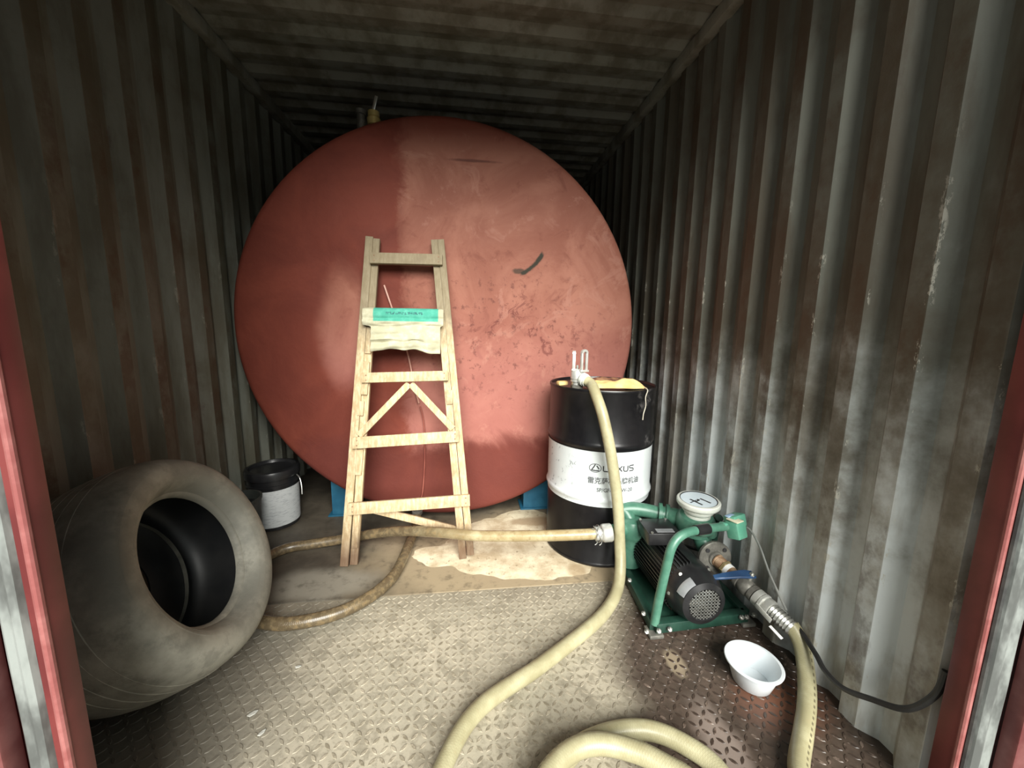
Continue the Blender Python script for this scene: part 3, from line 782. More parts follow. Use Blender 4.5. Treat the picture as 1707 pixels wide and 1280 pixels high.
# rag on the lid
rg = MB(); n1, n2 = 30, 14
def rag_pt(u, v, top):
    x = 0.600+0.262*u; yc = 1.755-0.055*u; y = yc+(v-0.5)*(0.17-0.05*u)
    e = min(1, 5*min(u, 1-u))*min(1, 4*min(v, 1-v)); e = max(0, e)**0.5
    hgt = 0.868+(0.030+0.018*noise.noise(Vector((x*18, y*18, 1))))*e if top else 0.8695-0.0015*e
    return Vector((x, y+0.006*noise.noise(Vector((x*22, 5, v*3))), DZ-0.004+hgt+(0.006 if top else 0.0)))
for top in (True, False):
    g = [[rg.bm.verts.new(rag_pt(i/n1, j/n2, top)) for j in range(n2+1)] for i in range(n1+1)]
    if top: gt = g
    else: gb = g
    for i in range(n1):
        for j in range(n2): rg.bm.faces.new((g[i][j], g[i+1][j], g[i+1][j+1], g[i][j+1]))
ring = [(i, 0) for i in range(n1+1)]+[(n1, j) for j in range(1, n2+1)]+[(i, n2) for i in range(n1-1, -1, -1)]+[(0, j) for j in range(n2-1, 0, -1)]
for (a, c), (d, e) in zip(ring, ring[1:]+ring[:1]): rg.bm.faces.new((gt[a][c], gt[d][e], gb[d][e], gb[a][c]))
rag = rg.build('rag', M['rag'], None, (0.73, 1.78, DZ+0.866), smooth=60)
tag(rag, 'yellowed oily rag lying across the lid of the black drum', 'rag')
st = MB(); n1, n2 = 20, 8; g = []
for i in range(n1+1):
    g.append([])
    for j in range(n2+1):
        u, v = 0.06+0.74*i/n1, 0.30+0.62*j/n2
        g[-1].append(st.bm.verts.new(rag_pt(u, v, True)+Vector((0, 0, 0.0012))))
for i in range(n1):
    for j in range(n2): st.bm.faces.new((g[i][j], g[i+1][j], g[i+1][j+1], g[i][j+1]))
lab(st.build('oil_stain', M['ragdark'], rag, smooth=60), 'dark oil soaked top of the rag')
tl = MB().tube([(0.850, 1.690, 0.874), (0.852, 1.655, 0.878), (0.853, 1.614, 0.872), (0.842, 1.607, 0.84), (0.846, 1.608, 0.80), (0.836, 1.604, 0.765), (0.834, 1.604, 0.735)], 0.0022, 6, 5)
lab(tl.build('loose_thread', M['thread'], rag), 'loose pale thread hanging down the drum')
o = MB().box((0.505, 1.815, DZ+0.868), (0.055, 0.035, 0.022), Matrix.Rotation(0.3, 3, 'Z'), 0.008).build('rag_scrap', M['rag'], None, (0.505, 1.815, DZ+0.857))
tag(o, 'small tan rag scrap on the drum lid left of the coupling', 'rag')

# ------------------------------------------------------------------ coupling on the drum
KX, KY, KZ = 0.560, 1.750, DZ+0.850
ck = thing('hose_coupling', 'cast aluminium cam lock coupling standing on the drum lid', 'coupling', (KX, KY, KZ))
lab(MB().lathe([(0.030, 0), (0.030, 0.016), (0.025, 0.018), (0.025, 0.026), (0.0, 0.026)], (KX, KY, KZ), seg=6).build('threaded_base', M['dsteel'], ck), 'dark hexagonal base')
MB().lathe([(0.024, 0.02), (0.024, 0.034), (0.030, 0.036), (0.030, 0.044), (0.026, 0.046), (0.031, 0.05), (0.031, 0.082), (0.028, 0.088), (0.020, 0.095), (0.0, 0.097)], (KX, KY, KZ), seg=24).build('coupling_body', M['alu'], ck)
kd = Vector((0.55, -0.80, -0.30)).normalized()
ks = Vector((KX, KY, KZ+0.062))
lab(MB().lathe([(0.020, 0.0), (0.020, 0.034), (0.0, 0.034)], ks, kd, 20).build('side_port', M['dsteel'], ck), 'grey side port')
lab(MB().lathe([(0.022, 0.032), (0.031, 0.034), (0.031, 0.050), (0.025, 0.052), (0.028, 0.056), (0.028, 0.062), (0.0, 0.062)], ks, kd, 24).build('hose_collar', M['bezel'], ck), 'off-white collar')
# two raised lever arms, the right one a long loop
def loop_arm(cx, cy, zb, zt, wid, bar, thk, yaw, name):
    R = Matrix.Rotation(yaw, 3, 'Z'); b = MB()
    for sx in (-1, 1): b.box(Vector((cx, cy, (zb+zt)/2))+R @ Vector((sx*(wid-bar)/2, 0, 0)), (bar, thk, zt-zb), R, 0.0015)
    n = 8; A = []
    for k in range(n+1):
        a = pi*k/n; A.append((cos(a)*wid/2, sin(a)*wid/2))
    pts = A+[(x*(wid/2-bar)/(wid/2), y*(wid/2-bar)/(wid/2)) for x, y in A[::-1]]
    b.poly([Vector((cx, cy, zt))+R @ Vector((x, -thk/2, y)) for x, y in pts], R @ Vector((0, 1, 0)), thk)
    b.box((cx, cy, zb), (wid+0.012, thk*1.4, 0.010), R, 0.002)
    return b.build(name, M['alu'], ck)
loop_arm(KX+0.026, KY-0.020, KZ+0.088, KZ+0.172, 0.038, 0.011, 0.012, radians(20), 'lever_arm')
loop_arm(KX-0.017, KY+0.004, KZ+0.092, KZ+0.168, 0.030, 0.013, 0.015, radians(75), 'lever_arm')
MB().cyl((KX-0.002, KY-0.008, KZ+0.09), (KX-0.002, KY-0.008, KZ+0.115), 0.006, seg=10).build('locking_pin', M['steel'], ck)

# ------------------------------------------------------------------ hoses
HR = 0.0245
hs = ks+kd*0.060
dh = [hs, hs+kd*0.03+Vector((0, 0, -0.004)), (0.607, 1.625, 0.865), (0.622, 1.555, 0.777), (0.649, 1.527, 0.648), (0.676, 1.520, 0.512), (0.705, 1.518, 0.339), (0.714, 1.505, 0.20),
      (0.706, 1.465, 0.105), (0.672, 1.405, 0.046), (0.604, 1.328, 0.027), (0.500, 1.240, 0.0255), (0.273, 1.091, 0.0255), (0.068, 0.971, 0.0255), (-0.029, 0.833, 0.0255), (-0.07, 0.69, 0.0255), (-0.04, 0.55, 0.0255), (0.10, 0.44, 0.0255),
      (0.32, 0.41, 0.0255), (0.53, 0.47, 0.0255), (0.66, 0.60, 0.0255), (0.675, 0.735, 0.0255), (0.619, 0.812, 0.0255), (0.538, 0.857, 0.0255), (0.433, 0.861, 0.0265), (0.32, 0.83, 0.028), (0.245, 0.76, 0.035), (0.20, 0.66, 0.045), (0.22, 0.555, 0.062), (0.33, 0.49, 0.078),
      (0.47, 0.50, 0.0785), (0.57, 0.59, 0.078), (0.565, 0.685, 0.078), (0.519, 0.732, 0.0765), (0.459, 0.772, 0.0765), (0.373, 0.800, 0.0765), (0.291, 0.79, 0.0765), (0.21, 0.735, 0.078), (0.15, 0.64, 0.078), (0.17, 0.53, 0.08), (0.28, 0.45, 0.08), (0.45, 0.42, 0.0795), (0.64, 0.46, 0.078),
      (0.77, 0.57, 0.06), (0.84, 0.665, 0.034), (0.885, 0.727, 0.0265), (0.97, 0.80, 0.0265), (1.045, 0.866, 0.034), (1.098, 0.925, 0.062), (1.131, 0.985, 0.118), (1.128, 1.03, 0.158)]
b = MB().tube(dh, HR, 16, 7, True, True)
tag(b.build('delivery_hose', M['hose'], None, (0.3, 0.8, 0.0), smooth=60), 'pale braided hose from the drum coupling, coiled on the floor, to the pump outlet', 'hose')

sh = [(0.680, 1.520, 0.238), (0.587, 1.530, 0.229), (0.362, 1.570, 0.210), (0.092, 1.640, 0.184), (-0.077, 1.700, 0.174), (-0.260, 1.800, 0.136), (-0.423, 1.880, 0.088), (-0.60, 1.925, 0.040), (-0.75, 1.91, 0.0295),
      (-0.87, 1.88, 0.0295), (-0.935, 1.80, 0.0295), (-0.95, 1.68, 0.0295), (-0.91, 1.53, 0.0295), (-0.80, 1.42, 0.026), (-0.69, 1.375, 0.0255), (-0.58, 1.375, 0.0255), (-0.477, 1.405, 0.0255), (-0.395, 1.458, 0.0275), (-0.328, 1.540, 0.0295), (-0.285, 1.66, 0.0305),
      (-0.262, 1.90, 0.031), (-0.252, 2.00, 0.038), (-0.250, 2.062, 0.078)]
sho = MB().tube(sh, HR, 16, 7, True, True).build('suction_hose', M['suction'], None, (-0.3, 1.6, 0.004), smooth=60)
tag(sho, 'oily amber hose looping behind the tire from tank drain to pump inlet', 'hose')
sd_ = (Vector(sh[0])-Vector(sh[1])).normalized(); s0 = Vector(sh[0])-sd_*0.045
sw = lab(MB().lathe([(0.0255, -0.03), (0.030, -0.026), (0.031, -0.004), (0.036, 0.0), (0.040, 0.008), (0.040, 0.040), (0.036, 0.046), (0.026, 0.048)], s0, sd_, 20, cap0=False, cap1=False).build('hose_clamp', M['alu'], sho), 'silvery foil wrapped hose clamp')
b = MB()
u_, v_, _ = frame_of(sd_)
for k in range(5):
    c = s0+sd_*(-0.028+0.011*k); ph = random.random()*6; rr = 0.033+0.003*(k % 2)
    b.tube([c+(u_*cos(a*pi/12+ph)+v_*sin(a*pi/12+ph))*rr+sd_*0.006*sin(a*0.8) for a in range(24)], 0.0017, 6)
for k, (dx, dz) in enumerate(((-0.03, 0.036), (-0.038, 0.030), (-0.02, -0.042), (0.0, -0.045))):
    q = s0+sd_*dx; b.tube([q+Vector((0, -0.01, dz*0.75)), q+Vector((-0.004, -0.012, dz)), q+Vector((-0.012, -0.012, dz*1.12))], 0.002, 6)
lab(b.build('binding_wire', M['steel'], sho), 'twisted binding wire')

# ------------------------------------------------------------------ pump set
pu = thing('transfer_pump', 'green electric transfer pump with white dial, in a tube frame by the right wall', 'pump', (0.93, 1.42, 0.0))
FA, FB, FC, FD = Vector((0.735, 1.205, 0)), Vector((1.125, 1.222, 0)), Vector((0.772, 1.64, 0)), Vector((1.130, 1.64, 0))
def Z(v, z): return Vector((v.x, v.y, z))
for a, c in ((FA, FB), (FA, FC), (FB, FD), (FC, FD)):
    MB().beam(Z(a, 0.034), Z(c, 0.034), 0.034, 0.04, bev=0.003).build('base_rail', M['dgreen'], pu)
for q in (FA, FB, FC, FD):
    f = MB().box(Z(q, 0.009), (0.056, 0.056, 0.016), None, 0.004).build('foot_pad', M['dsteel'], pu)
lab(MB().box((0.93, 1.42, 0.034), (0.36, 0.42, 0.006), None, 0.001).build('base_tray', M['dgreen'], pu), 'dark green tray under the motor')
for x, y, z in ((0.700, 1.196, 0.020), (0.738, 1.178, 0.035), (0.782, 1.180, 0.036), (1.085, 1.196, 0.046), (1.108, 1.198, 0.044), (1.140, 1.20, 0.048), (0.712, 1.25, 0.05), (0.735, 1.43, 0.06), (0.752, 1.585, 0.065)):
    MB().lathe([(0.009, 0), (0.009, 0.008), (0.005, 0.009), (0.005, 0.016), (0, 0.017)], (x, y, z), (0, -0.55, 0.85), 6).build('bolt', M['steel'], pu)
hoopP = [Z(FA, 0.045), (0.748, 1.207, 0.15), (0.772, 1.212, 0.29), (0.786, 1.216, 0.345), (0.812, 1.224, 0.376), (0.852, 1.235, 0.390), (0.90, 1.245, 0.392)]
MB().tube(hoopP, 0.0165, 14, 6).build('handle_tube', M['green'], pu)
MB().tube([(0.955, 1.262, 0.386), (1.03, 1.275, 0.383), (1.13, 1.29, 0.372)], 0.0165, 14, 3).build('handle_tube', M['green'], pu)
lab(MB().cyl((0.895, 1.244, 0.392), (0.958, 1.262, 0.386), 0.020, seg=16).build('grip_sleeve', M['black'], pu), 'black sleeve on the handle')
MB().tube([(1.115, 1.45, 0.05), (1.118, 1.44, 0.2), (1.120, 1.43, 0.31), (1.115, 1.41, 0.345)], 0.0165, 14, 5).build('frame_post', M['dgreen'], pu)
# motor, axis pointing at the doorway
MX, MZ, MR, MY = 0.902, 0.144, 0.104, 1.252
mo = MB().lathe([(MR-0.02, 0.0), (MR, 0.004), (MR, 0.34), (MR-0.02, 0.35)], (MX, MY-0.015, MZ), (0, 1, 0), 40).build('motor_housing', M['motor'], pu)
for k in range(26):
    a = radians(95+k*7.2)
    c = Vector((cos(a), 0, sin(a)))
    MB().beam(Vector((MX, MY, MZ))+c*(MR+0.004), Vector((MX, MY+0.315, MZ))+c*(MR+0.004), 0.004, 0.014, c).build('cooling_fin', M['motor'], mo)
fc = MB().lathe([(MR+0.003, 0.0), (MR+0.003, -0.025), (MR-0.006, -0.05), (0.084, -0.085), (0.064, -0.093), (0.060, -0.086), (0.060, -0.06), (0, -0.06)], (MX, MY, MZ), (0, 1, 0), 40)
fcov = fc.build('fan_cover', M['black'], pu)
mp = MB(); rows = []
for i in range(9):
    an = radians(116+44*i/8)
    rows.append([mp.bm.verts.new(Vector((MX, MY, MZ))+Vector((cos(an)*(r+0.001), y-0.0012, sin(an)*(r+0.001)))) for r, y in ((MR-0.007, -0.0515), (0.0955, -0.068), (0.0855, -0.083))])
for A, B in zip(rows, rows[1:]):
    for k in range(2): mp.bm.faces.new((A[k], A[k+1], B[k+1], B[k]))
lab(mp.build('maker_plate', M['plate'], fcov), 'pale worn plate on the cover')
g = MB(); gy = MY-0.090
for k in range(-4, 5):
    q = k*0.0128; L = math.sqrt(max(0, 0.060**2-q*q))
    if L < 0.01: continue
    g.beam((MX+q, gy, MZ-L), (MX+q, gy, MZ+L), 0.0045, 0.003, (0, 1, 0)); g.beam((MX-L, gy, MZ+q), (MX+L, gy, MZ+q), 0.0045, 0.003, (0, 1, 0))
lab(g.build('fan_grille', M['steel'], fcov, smooth=0), 'square wire mesh over the fan')
fb = MB()
for k in range(6):
    a = k*pi/3; fb.box(Vector((MX, gy+0.018, MZ))+Vector((cos(a)*0.032, 0, sin(a)*0.032)), (0.044, 0.003, 0.016), Matrix.Rotation(-a, 3, 'Y') @ Matrix.Rotation(0.5, 3, 'X'))
fb.cyl((MX, gy+0.012, MZ), (MX, gy+0.026, MZ), 0.014, seg=16)
fb.build('fan', M['dsteel'], fcov, smooth=0)
tb = MB().box((0.858, 1.44, 0.278), (0.14, 0.13, 0.055), Matrix.Rotation(-0.08, 3, 'Z'), 0.006).build('terminal_box', M['black'], pu)
lab(MB().box((0.862, 1.398, 0.3065), (0.075, 0.026, 0.002), Matrix.Rotation(-0.08, 3, 'Z')).build('nameplate', M['plate'], tb), 'grey nameplate')
for x, y in ((0.81, 1.385), (0.81, 1.495), (0.925, 1.49)):
    MB().lathe([(0.006, 0), (0.006, 0.005), (0, 0.006)], (x-0.01, y, 0.305), seg=6).build('screw', M['steel'], tb)
for a in (radians(62), radians(128), radians(176)):
    c = Vector((MX, MY-0.023, MZ))+Vector((cos(a)*(MR-0.002), 0, sin(a)*(MR-0.002)))
    MB().lathe([(0.007, 0), (0.007, 0.007), (0, 0.008)], c, (cos(a)*0.7, -0.7, sin(a)*0.7), 6).build('bolt', M['steel'], pu)
# pump casing and pipework
MB().lathe([(0.05, 0.055), (0.055, 0.06), (0.055, 0.10), (0.046, 0.115), (0.046, 0.18), (0.056, 0.195), (0.062, 0.21), (0.062, 0.25), (0.05, 0.275), (0.03, 0.285), (0, 0.286)], (0.790, 1.560, 0.0), seg=28).build('pump_casing', M['green'], pu)
MB().lathe([(0.034, 0.0), (0.034, 0.014), (0.028, 0.016), (0.031, 0.05), (0.045, 0.09)], (0.690, 1.521, 0.238), (1, 0.38, -0.02), 24).build('inlet_pipe', M['green'], pu)
MB().tube([(0.745, 1.60, 0.30), (0.80, 1.595, 0.308), (0.87, 1.575, 0.305), (0.93, 1.545, 0.298)], 0.032, 18, 5).build('upper_pipe', M['green'], pu)
MB().tube([(0.79, 1.565, 0.26), (0.775, 1.585, 0.29), (0.760, 1.598, 0.302)], 0.030, 16, 4).build('pipe_elbow', M['green'], pu)
MB().lathe([(0.05, 0), (0.05, 0.014), (0.038, 0.016), (0.038, 0.03), (0.05, 0.032), (0.05, 0.046)], (0.915, 1.553, 0.300), (0.9, -0.42, -0.04), 20).build('pipe_flange', M['green'], pu)
MB().lathe([(0.062, -0.05), (0.076, -0.04), (0.080, -0.01), (0.076, 0.015), (0.066, 0.03), (0.05, 0.035), (0, 0.036)], (1.020, 1.43, 0.325), (-0.06, -0.14, 1), 30).build('meter_body', M['green'], pu)
MB().lathe([(0.034, 0.0), (0.040, 0.03), (0.04, 0.09)], (0.948, 1.525, 0.306), (0.62, -0.75, 0.05), 20).build('meter_neck', M['green'], pu)
MB().tube([(0.955, 1.32, 0.352), (0.99, 1.335, 0.335), (1.03, 1.35, 0.33), (1.05, 1.37, 0.30)], 0.026, 14, 5).build('meter_outlet', M['green'], pu)
# dial head, tipped toward the doorway
dn = Vector((-0.03, -0.03, 1)).normalized(); do = Vector((1.022, 1.425, 0.352))
dh_ = lab(MB().lathe([(0.0486, 0.0), (0.0522, 0.003), (0.0522, 0.012), (0.0468, 0.014), (0.0540, 0.018), (0.0630, 0.028), (0.0648, 0.036), (0.0594, 0.038), (0.0702, 0.044), (0.0828, 0.052), (0.0864, 0.058), (0.0864, 0.072), (0.0828, 0.076), (0.0747, 0.077), (0.0729, 0.073), (0, 0.073)], do, dn, 48).build('dial_head', M['bezel'], pu), 'off-white stepped dial housing')
lab(MB().lathe([(0.0720, 0.0735), (0.0720, 0.0745), (0, 0.0747)], do, dn, 48).build('dial_face', M['dial'], dh_), 'pale blue dial face')
MB().lathe([(0.0725, 0.0742), (0.0747, 0.0775), (0.0716, 0.0762)], do, dn, 48, closed=True).build('dial_ring', M['black'], dh_)
# axes of the face as seen from the door
du = Vector((1, -0.12, 0)); du = (du-dn*du.dot(dn)).normalized(); dv_ = dn.cross(du)
pm = MB()
for (x0, y0, x1, y1, wd) in ((-0.53, 0.05, -0.10, -0.72, 0.10), (-0.72, -0.42, -0.20, -0.10, 0.05), (-0.12, -0.02, 0.02, -0.10, 0.14), (0.16, 0.12, 0.54, -0.50, 0.10), (-0.30, -0.30, 0.0, -0.08, 0.06)):
    a = do+dn*0.0752+(du*x0+dv_*y0)*0.066; c = do+dn*0.0752+(du*x1+dv_*y1)*0.066
    pm.beam(a, c, wd*0.08, 0.0008, dn)
lab(pm.build('dial_marks', M['ink'], dh_, smooth=0), 'black figures and pointer')
# pulse sender box
R = Matrix.Rotation(0.35, 3, 'Z') @ Matrix.Rotation(-0.30, 3, 'X')
pb = MB().box((1.078, 1.262, 0.378), (0.056, 0.050, 0.068), R, 0.006).box((1.092, 1.290, 0.398), (0.075, 0.05, 0.05), R, 0.008).box((1.045, 1.282, 0.385), (0.045, 0.03, 0.022), Matrix.Rotation(0.3, 3, 'Y') @ R, 0.006)
pbx = lab(pb.build('sender_box', M['mint'], pu), 'mint green plastic sender box')
cl = Vector((1.068, 1.262, 0.4165))
MB().box(cl, (0.040, 0.046, 0.004), R @ Matrix.Rotation(0.25, 3, 'X'), 0.001).build('warning_label', M['cream'], pbx)
MB().box(cl+Vector((-0.004, 0.024, 0.006)), (0.040, 0.016, 0.004), R @ Matrix.Rotation(0.25, 3, 'X'), 0.001).build('label_strip', M['bluelab'], pbx)
lab(MB().tube([(1.128, 1.30, 0.372), (1.145, 1.27, 0.366), (1.148, 1.22, 0.33), (1.140, 1.15, 0.26), (1.135, 1.06, 0.185)], 0.004, 8, 6).build('signal_wire', M['wire'], pu), 'thin grey signal wire')
MB().lathe([(0.013, 0), (0.013, 0.03), (0.009, 0.034), (0, 0.034)], (1.118, 1.315, 0.37), (0.8, -0.5, -0.1), 12).build('cable_gland', M['green'], pu)
# outlet: flange, nipple, valve, hose tail
op = Vector((1.050, 1.335, 0.214)); oe = Vector((1.124, 1.018, 0.150)); od = (oe-op).normalized(); OL = (oe-op).length
MB().tube([(1.03, 1.42, 0.32), (1.035, 1.41, 0.27), op-od*0.03, op], 0.036, 16, 4).build('outlet_body', M['green'], pu)
fn = Vector((-0.05, -0.97, 0.10)).normalized()
of = lab(MB().lathe([(0.066, 0.0), (0.069, 0.003), (0.069, 0.015), (0.066, 0.018), (0.032, 0.018), (0.029, 0.026), (0, 0.026)], op-fn*0.004, fn, 32).build('outlet_flange', M['dsteel'], pu), 'round grey cast flange')
fu, fv, _ = frame_of(fn)
for k in range(4):
    a = radians(45+90*k); c = op+fn*0.0125+(fu*cos(a)+fv*sin(a))*0.051
    MB().lathe([(0.0085, 0.004), (0.0085, 0.0062), (0, 0.0062)], c, fn, 14).build('bolt_hole', M['ink'], of)
def seg_(t0, prof, name, mat, n=24, label=None):
    o = MB().lathe(prof, op+od*t0, od, n).build(name, mat, pu)
    return lab(o, label) if label else o
rp = []
for k in range(7): rp += [(0.026, 0.004*k), (0.024, 0.004*k+0.002)]
seg_(0.018, [(0.028, 0), (0.028, 0.004)]+[(r, 0.006+h) for r, h in rp]+[(0.024, 0.036)], 'pipe_nipple', M['rust'], label='rusty threaded nipple')
seg_(0.052, [(0.028, 0), (0.030, 0.002), (0.030, 0.012), (0.027, 0.014)], 'union_nut', M['brass'], 6)
seg_(0.066, [(0.0265, 0), (0.0265, 0.016), (0.024, 0.017)], 'thread_tape', M['ptfe'], label='white thread tape')
seg_(0.082, [(0.025, 0), (0.025, 0.03), (0.023, 0.032)], 'pipe_nipple', M['rust'])
bv = seg_(0.112, [(0.024, 0), (0.030, 0.002), (0.030, 0.016), (0.026, 0.018), (0.031, 0.028), (0.033, 0.042), (0.031, 0.056), (0.026, 0.064), (0.031, 0.066), (0.031, 0.08), (0.025, 0.082)], 'ball_valve', M['dsteel'], 24, 'grey steel ball valve')
vc = op+od*0.152
stem = MB().cyl(vc+Vector((0.010, 0, 0.02)), vc+Vector((0.018, -0.002, 0.046)), 0.009, seg=12)
stem.build('valve_stem', M['steel'], bv)
hp = [(0.030, 0.0, 0.046), (0.005, 0.005, 0.047), (-0.030, 0.008, 0.046), (-0.085, 0.012, 0.040), (-0.130, 0.014, 0.036)]
hb = MB(); rows = []
for k, q in enumerate(hp):
    c = vc+Vector(q); hw = (0.013, 0.016, 0.014, 0.011, 0.007)[k]; ht = 0.004
    rows.append([hb.bm.verts.new(c+Vector((0, sy*hw, sz*ht+0.3*sy*hw))) for sy, sz in ((-1, -1), (1, -1), (1, 1), (-1, 1))])
for A, B in zip(rows, rows[1:]):
    for i in range(4): hb.bm.faces.new((A[i], A[(i+1) % 4], B[(i+1) % 4], B[i]))
hb.bm.faces.new(rows[0][::-1]); hb.bm.faces.new(rows[-1])
bmesh.ops.bevel(hb.bm, geom=list(hb.bm.edges), offset=0.0015, segments=1, affect='EDGES')
lab(hb.build('valve_lever', M['lever'], bv), 'dark blue lever across the valve')
MB().lathe([(0.010, 0), (0.010, 0.006), (0.006, 0.007), (0.006, 0.013), (0, 0.013)], vc+Vector((0.018, -0.002, 0.046)), (0.2, -0.1, 1), 6).build('stem_nut', M['steel'], bv)
cm = seg_(0.196, [(0.027, 0), (0.032, 0.002), (0.032, 0.020), (0.028, 0.022), (0.034, 0.026), (0.034, 0.034), (0.029, 0.036), (0.032, 0.042), (0.032, 0.060), (0.027, 0.062)], 'cam_coupling', M['alu'], 28, 'aluminium cam lock coupling')
ou, ov, _ = frame_of(od)
for s in (-1, 1):
    a = op+od*0.222+ou*s*0.036; c = op+od*0.285+ou*s*0.040+Vector((0, 0, -0.006))
    MB().beam(a, c, 0.018, 0.006, ou, 0.002).build('cam_lever', M['alu'], cm)
rp = []
for k in range(7): rp += [(0.0225, 0.011*k), (0.0275, 0.011*k+0.003), (0.0235, 0.011*k+0.010)]
seg_(0.258, [(0.0225, 0)]+rp[1:], 'hose_barb', M['steel'], 24, 'ribbed hose tail')
lab(MB().beam(op+od*0.290-ou*0.045-ov*0.020, op+od*0.335-ou*0.043-ov*0.026, 0.012, 0.003, ov, 0.001).build('cam_strap', M['ptfe'], pu), 'white strap end below the hose tail')

# mains cable drooping along the right wall
cb = MB().tube([(1.070, 1.58, 0.115), (1.135, 1.50, 0.12), (1.143, 1.35, 0.13), (1.146, 1.15, 0.155), (1.138, 1.02, 0.16), (1.120, 0.93, 0.145), (1.105, 0.88, 0.133), (1.100, 0.82, 0.137), (1.110, 0.757, 0.170), (1.126, 0.692, 0.212), (1.142, 0.656, 0.290), (1.150, 0.650, 0.36)], 0.0075, 10, 7)
tag(cb.build('power_cable', M['cable'], None, (1.11, 0.9, 0.0)), 'black power cable drooping along the right wall toward the door post', 'cable')

# ------------------------------------------------------------------ white tub on the floor
TBX, TBY = 0.962, 0.985
tb_ = MB().lathe([(0.0, 0.0), (0.052, 0.0), (0.056, 0.003), (0.076, 0.070), (0.084, 0.071), (0.085, 0.075), (0.083, 0.077), (0.0755, 0.0765), (0.0735, 0.073), (0.0535, 0.005), (0.0, 0.004)], (TBX, TBY, 0.0016), (0, 0, 1), 48)
tag(tb_.build('plastic_tub', M['white'], None, (TBX, TBY, 0.0), smooth=40), 'empty white plastic tub standing on the oily floor before the pump', 'tub')

# ------------------------------------------------------------------ tire leaning on the left wall
tc = Vector((-0.943, 1.233, 0.3550))
az, el, Ro, Rh, wd, TE = 1.666, 0.418, 0.350, 0.209, 0.329, 0.8
tn = Vector((sin(az)*cos(el), -cos(az)*cos(el), sin(el)))
tire = thing('bald_tire', 'wide bald dusty tire leaning against the left wall', 'tire', (tc.x, tc.y, 0.0))
tu = Vector((0, 0, 1)).cross(tn).normalized(); tv = tn.cross(tu)
def tpt(th, r, h): return tc+(tu*cos(th)+tv*sin(th))*r+tn*h
def sgn(c, e): return math.copysign(abs(c)**e, c)
Rm, ta, tb2 = (Ro+Rh)/2, (Ro-Rh)/2, wd/2
prof = []
for k in range(5, 45):                       # outside, open toward the beads
    ph = pi+2*pi*(k-0.5)/48
    prof.append((Rm+ta*sgn(cos(ph), TE), tb2*sgn(sin(ph), TE)))
# bead lips
inn = [(r-0.018*(1 if r > Rm else 0.2)-0.0, h*0.86) for r, h in prof[::-1]]
b = MB(); n = 96; pr = prof+inn; rows = []
for i in range(n):
    th = 2*pi*i/n; row = []
    for r, h in pr:
        g = 0.0022*noise.noise(Vector((cos(th)*3, sin(th)*3, h*18+r*9)))
        row.append(b.bm.verts.new(tpt(th, r+g, h)))
    rows.append(row)
for i in range(n):
    A, B = rows[i], rows[(i+1) % n]
    for k in range(len(pr)): b.bm.faces.new((A[k], A[(k+1) % len(pr)], B[(k+1) % len(pr)], B[k]))
b.build('tire_casing', M['rubber'], tire, smooth=70)
lab(MB().lathe([(r-0.0016 if r > Rm else r, h*0.985) for r, h in inn[3:-3]], tc, tn, 72, cap0=False, cap1=False).build('inner_liner', M['liner'], tire, smooth=70), 'black inner liner')
lab(MB().lathe([(0.222, -0.106), (0.19, -0.118), (0.15, -0.124), (0.105, -0.126), (0.105, -0.132), (0.15, -0.130), (0.20, -0.122)], tc, tn, 72, closed=True).build('added_hole_ring', M['liner'], tire, smooth=70), 'added black ring closing the rear so the hole reads dark')  # added ring hides the lit wall behind the tire hole
rb = MB().lathe([(Rh+0.002, 0.086), (Rh+0.001, 0.098), (Rh+0.008, 0.109), (Rh+0.018, 0.114), (Rh+0.026, 0.108), (Rh+0.02, 0.09)], tc, tn, 72, closed=True)
rb.build('bead_ring', M['rubber'], tire, smooth=70)
def side_h(r): return tb2*(1-abs((r-Rm)/ta)**(2/TE))**(TE/2)
def crown_r(h): return Rm+ta*(1-abs(h/tb2)**(2/TE))**(TE/2)
for r in (0.245, 0.262, 0.300):
    MB().lathe([(r-0.005, side_h(r-0.005)-0.002), (r, side_h(r)+0.0009), (r+0.005, side_h(r+0.005)-0.002)], tc, tn, 80, cap0=False, cap1=False).build('mould_line', M['rubber'], tire, smooth=70)
for h in (-0.045, -0.010, 0.025, 0.060):
    MB().lathe([(crown_r(h-0.014)-0.002, h-0.014), (crown_r(h-0.012)+0.001, h-0.012), (crown_r(h+0.012)+0.001, h+0.012), (crown_r(h+0.014)-0.002, h+0.014)], tc, tn, 80, cap0=False, cap1=False).build('tread_rib', M['rubber'], tire, smooth=30)

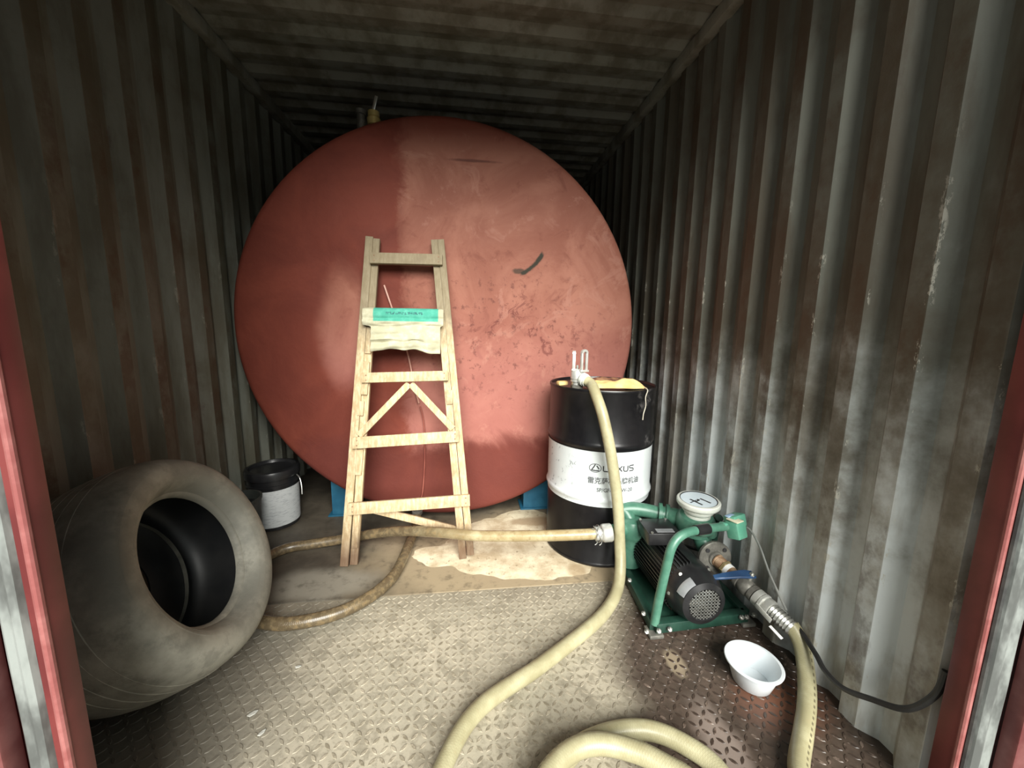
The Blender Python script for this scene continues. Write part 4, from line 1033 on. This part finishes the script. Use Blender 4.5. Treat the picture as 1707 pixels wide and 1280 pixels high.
# ------------------------------------------------------------------ buckets by the left wall
AX, AY, AR, AH = -1.072, 2.215, 0.128, 0.345
ba = thing('paint_bucket', 'black lidded bucket with a white printed label, behind the tire', 'bucket', (AX, AY, 0.004))
MB().lathe([(AR-0.012, 0.0), (AR-0.006, 0.004), (AR, 0.25), (AR+0.006, 0.252), (AR+0.006, 0.262), (AR+0.002, 0.264), (AR+0.002, 0.30)], (AX, AY, 0.004), seg=40, cap1=False).build('bucket_body', M['black'], ba)
lab(MB().lathe([(AR-0.0055+0.0015, 0.022), (AR+0.0012, 0.235)], (AX, AY, 0.004), seg=64, cap0=False, cap1=False).build('paper_label', M['paper'], ba), 'white printed label')
MB().lathe([(AR+0.003, 0.292), (AR+0.010, 0.294), (AR+0.011, 0.325), (AR+0.006, 0.338), (AR-0.010, 0.341), (AR-0.018, 0.330), (AR-0.02, 0.326), (0, 0.326)], (AX, AY, 0.004), seg=40, cap0=False).build('bucket_lid', M['black'], ba)
hw = [(AX+0.142, AY-0.03, 0.30), (AX+0.165, AY-0.05, 0.285), (AX+0.178, AY-0.065, 0.245), (AX+0.182, AY-0.075, 0.20)]
lab(MB().tube(hw, 0.0035, 8, 6).build('wire_handle', M['steel'], ba), 'end of a bright wire handle')
BX, BY, BR = -1.090, 1.905, 0.098
bb = thing('small_bucket', 'small dark grey open bucket between the tire and the labelled bucket', 'bucket', (BX, BY, 0.004))
MB().lathe([(0, 0.0), (BR-0.012, 0.0), (BR-0.008, 0.004), (BR, 0.275), (BR+0.005, 0.276), (BR+0.005, 0.290), (BR-0.003, 0.290), (BR-0.005, 0.270), (BR-0.012, 0.012), (0, 0.012)], (BX, BY, 0.004), seg=36).build('bucket_body', M['bucketgrey'], bb)
MB().lathe([(BR-0.010, 0.245), (0, 0.246)], (BX, BY, 0.004), seg=36, cap0=False).build('old_oil', M['black'], bb)

# ------------------------------------------------------------------ flakes on the floor by the tire
for k, (x, y, s, a, label) in enumerate(((-0.600, 1.045, 0.014, 0.6, 'white paint flake on the floor, nearest to the tire'),
                                         (-0.545, 0.985, 0.011, 0.9, 'white paint flake on the floor, nearest to the left door post'),
                                         (-0.535, 1.195, 0.010, 0.1, 'small white paint flake on the floor under the tire edge'))):
    pts = [(1, 0), (0.3, 0.45), (-0.5, 0.4), (-1, 0.1), (-0.6, -0.4), (0.4, -0.35)]
    q = [Vector((x+s*(p*cos(a)-r*sin(a)), y+s*(p*sin(a)+r*cos(a)), 0.002+0.002*abs(p))) for p, r in pts]
    o = MB().poly(q, (0, 0, 1), 0.0025).build('paint_flake', M['chip'], None, (x, y, 0.0), smooth=0)
    tag(o, label, 'flake', 'paint flakes on the floor')
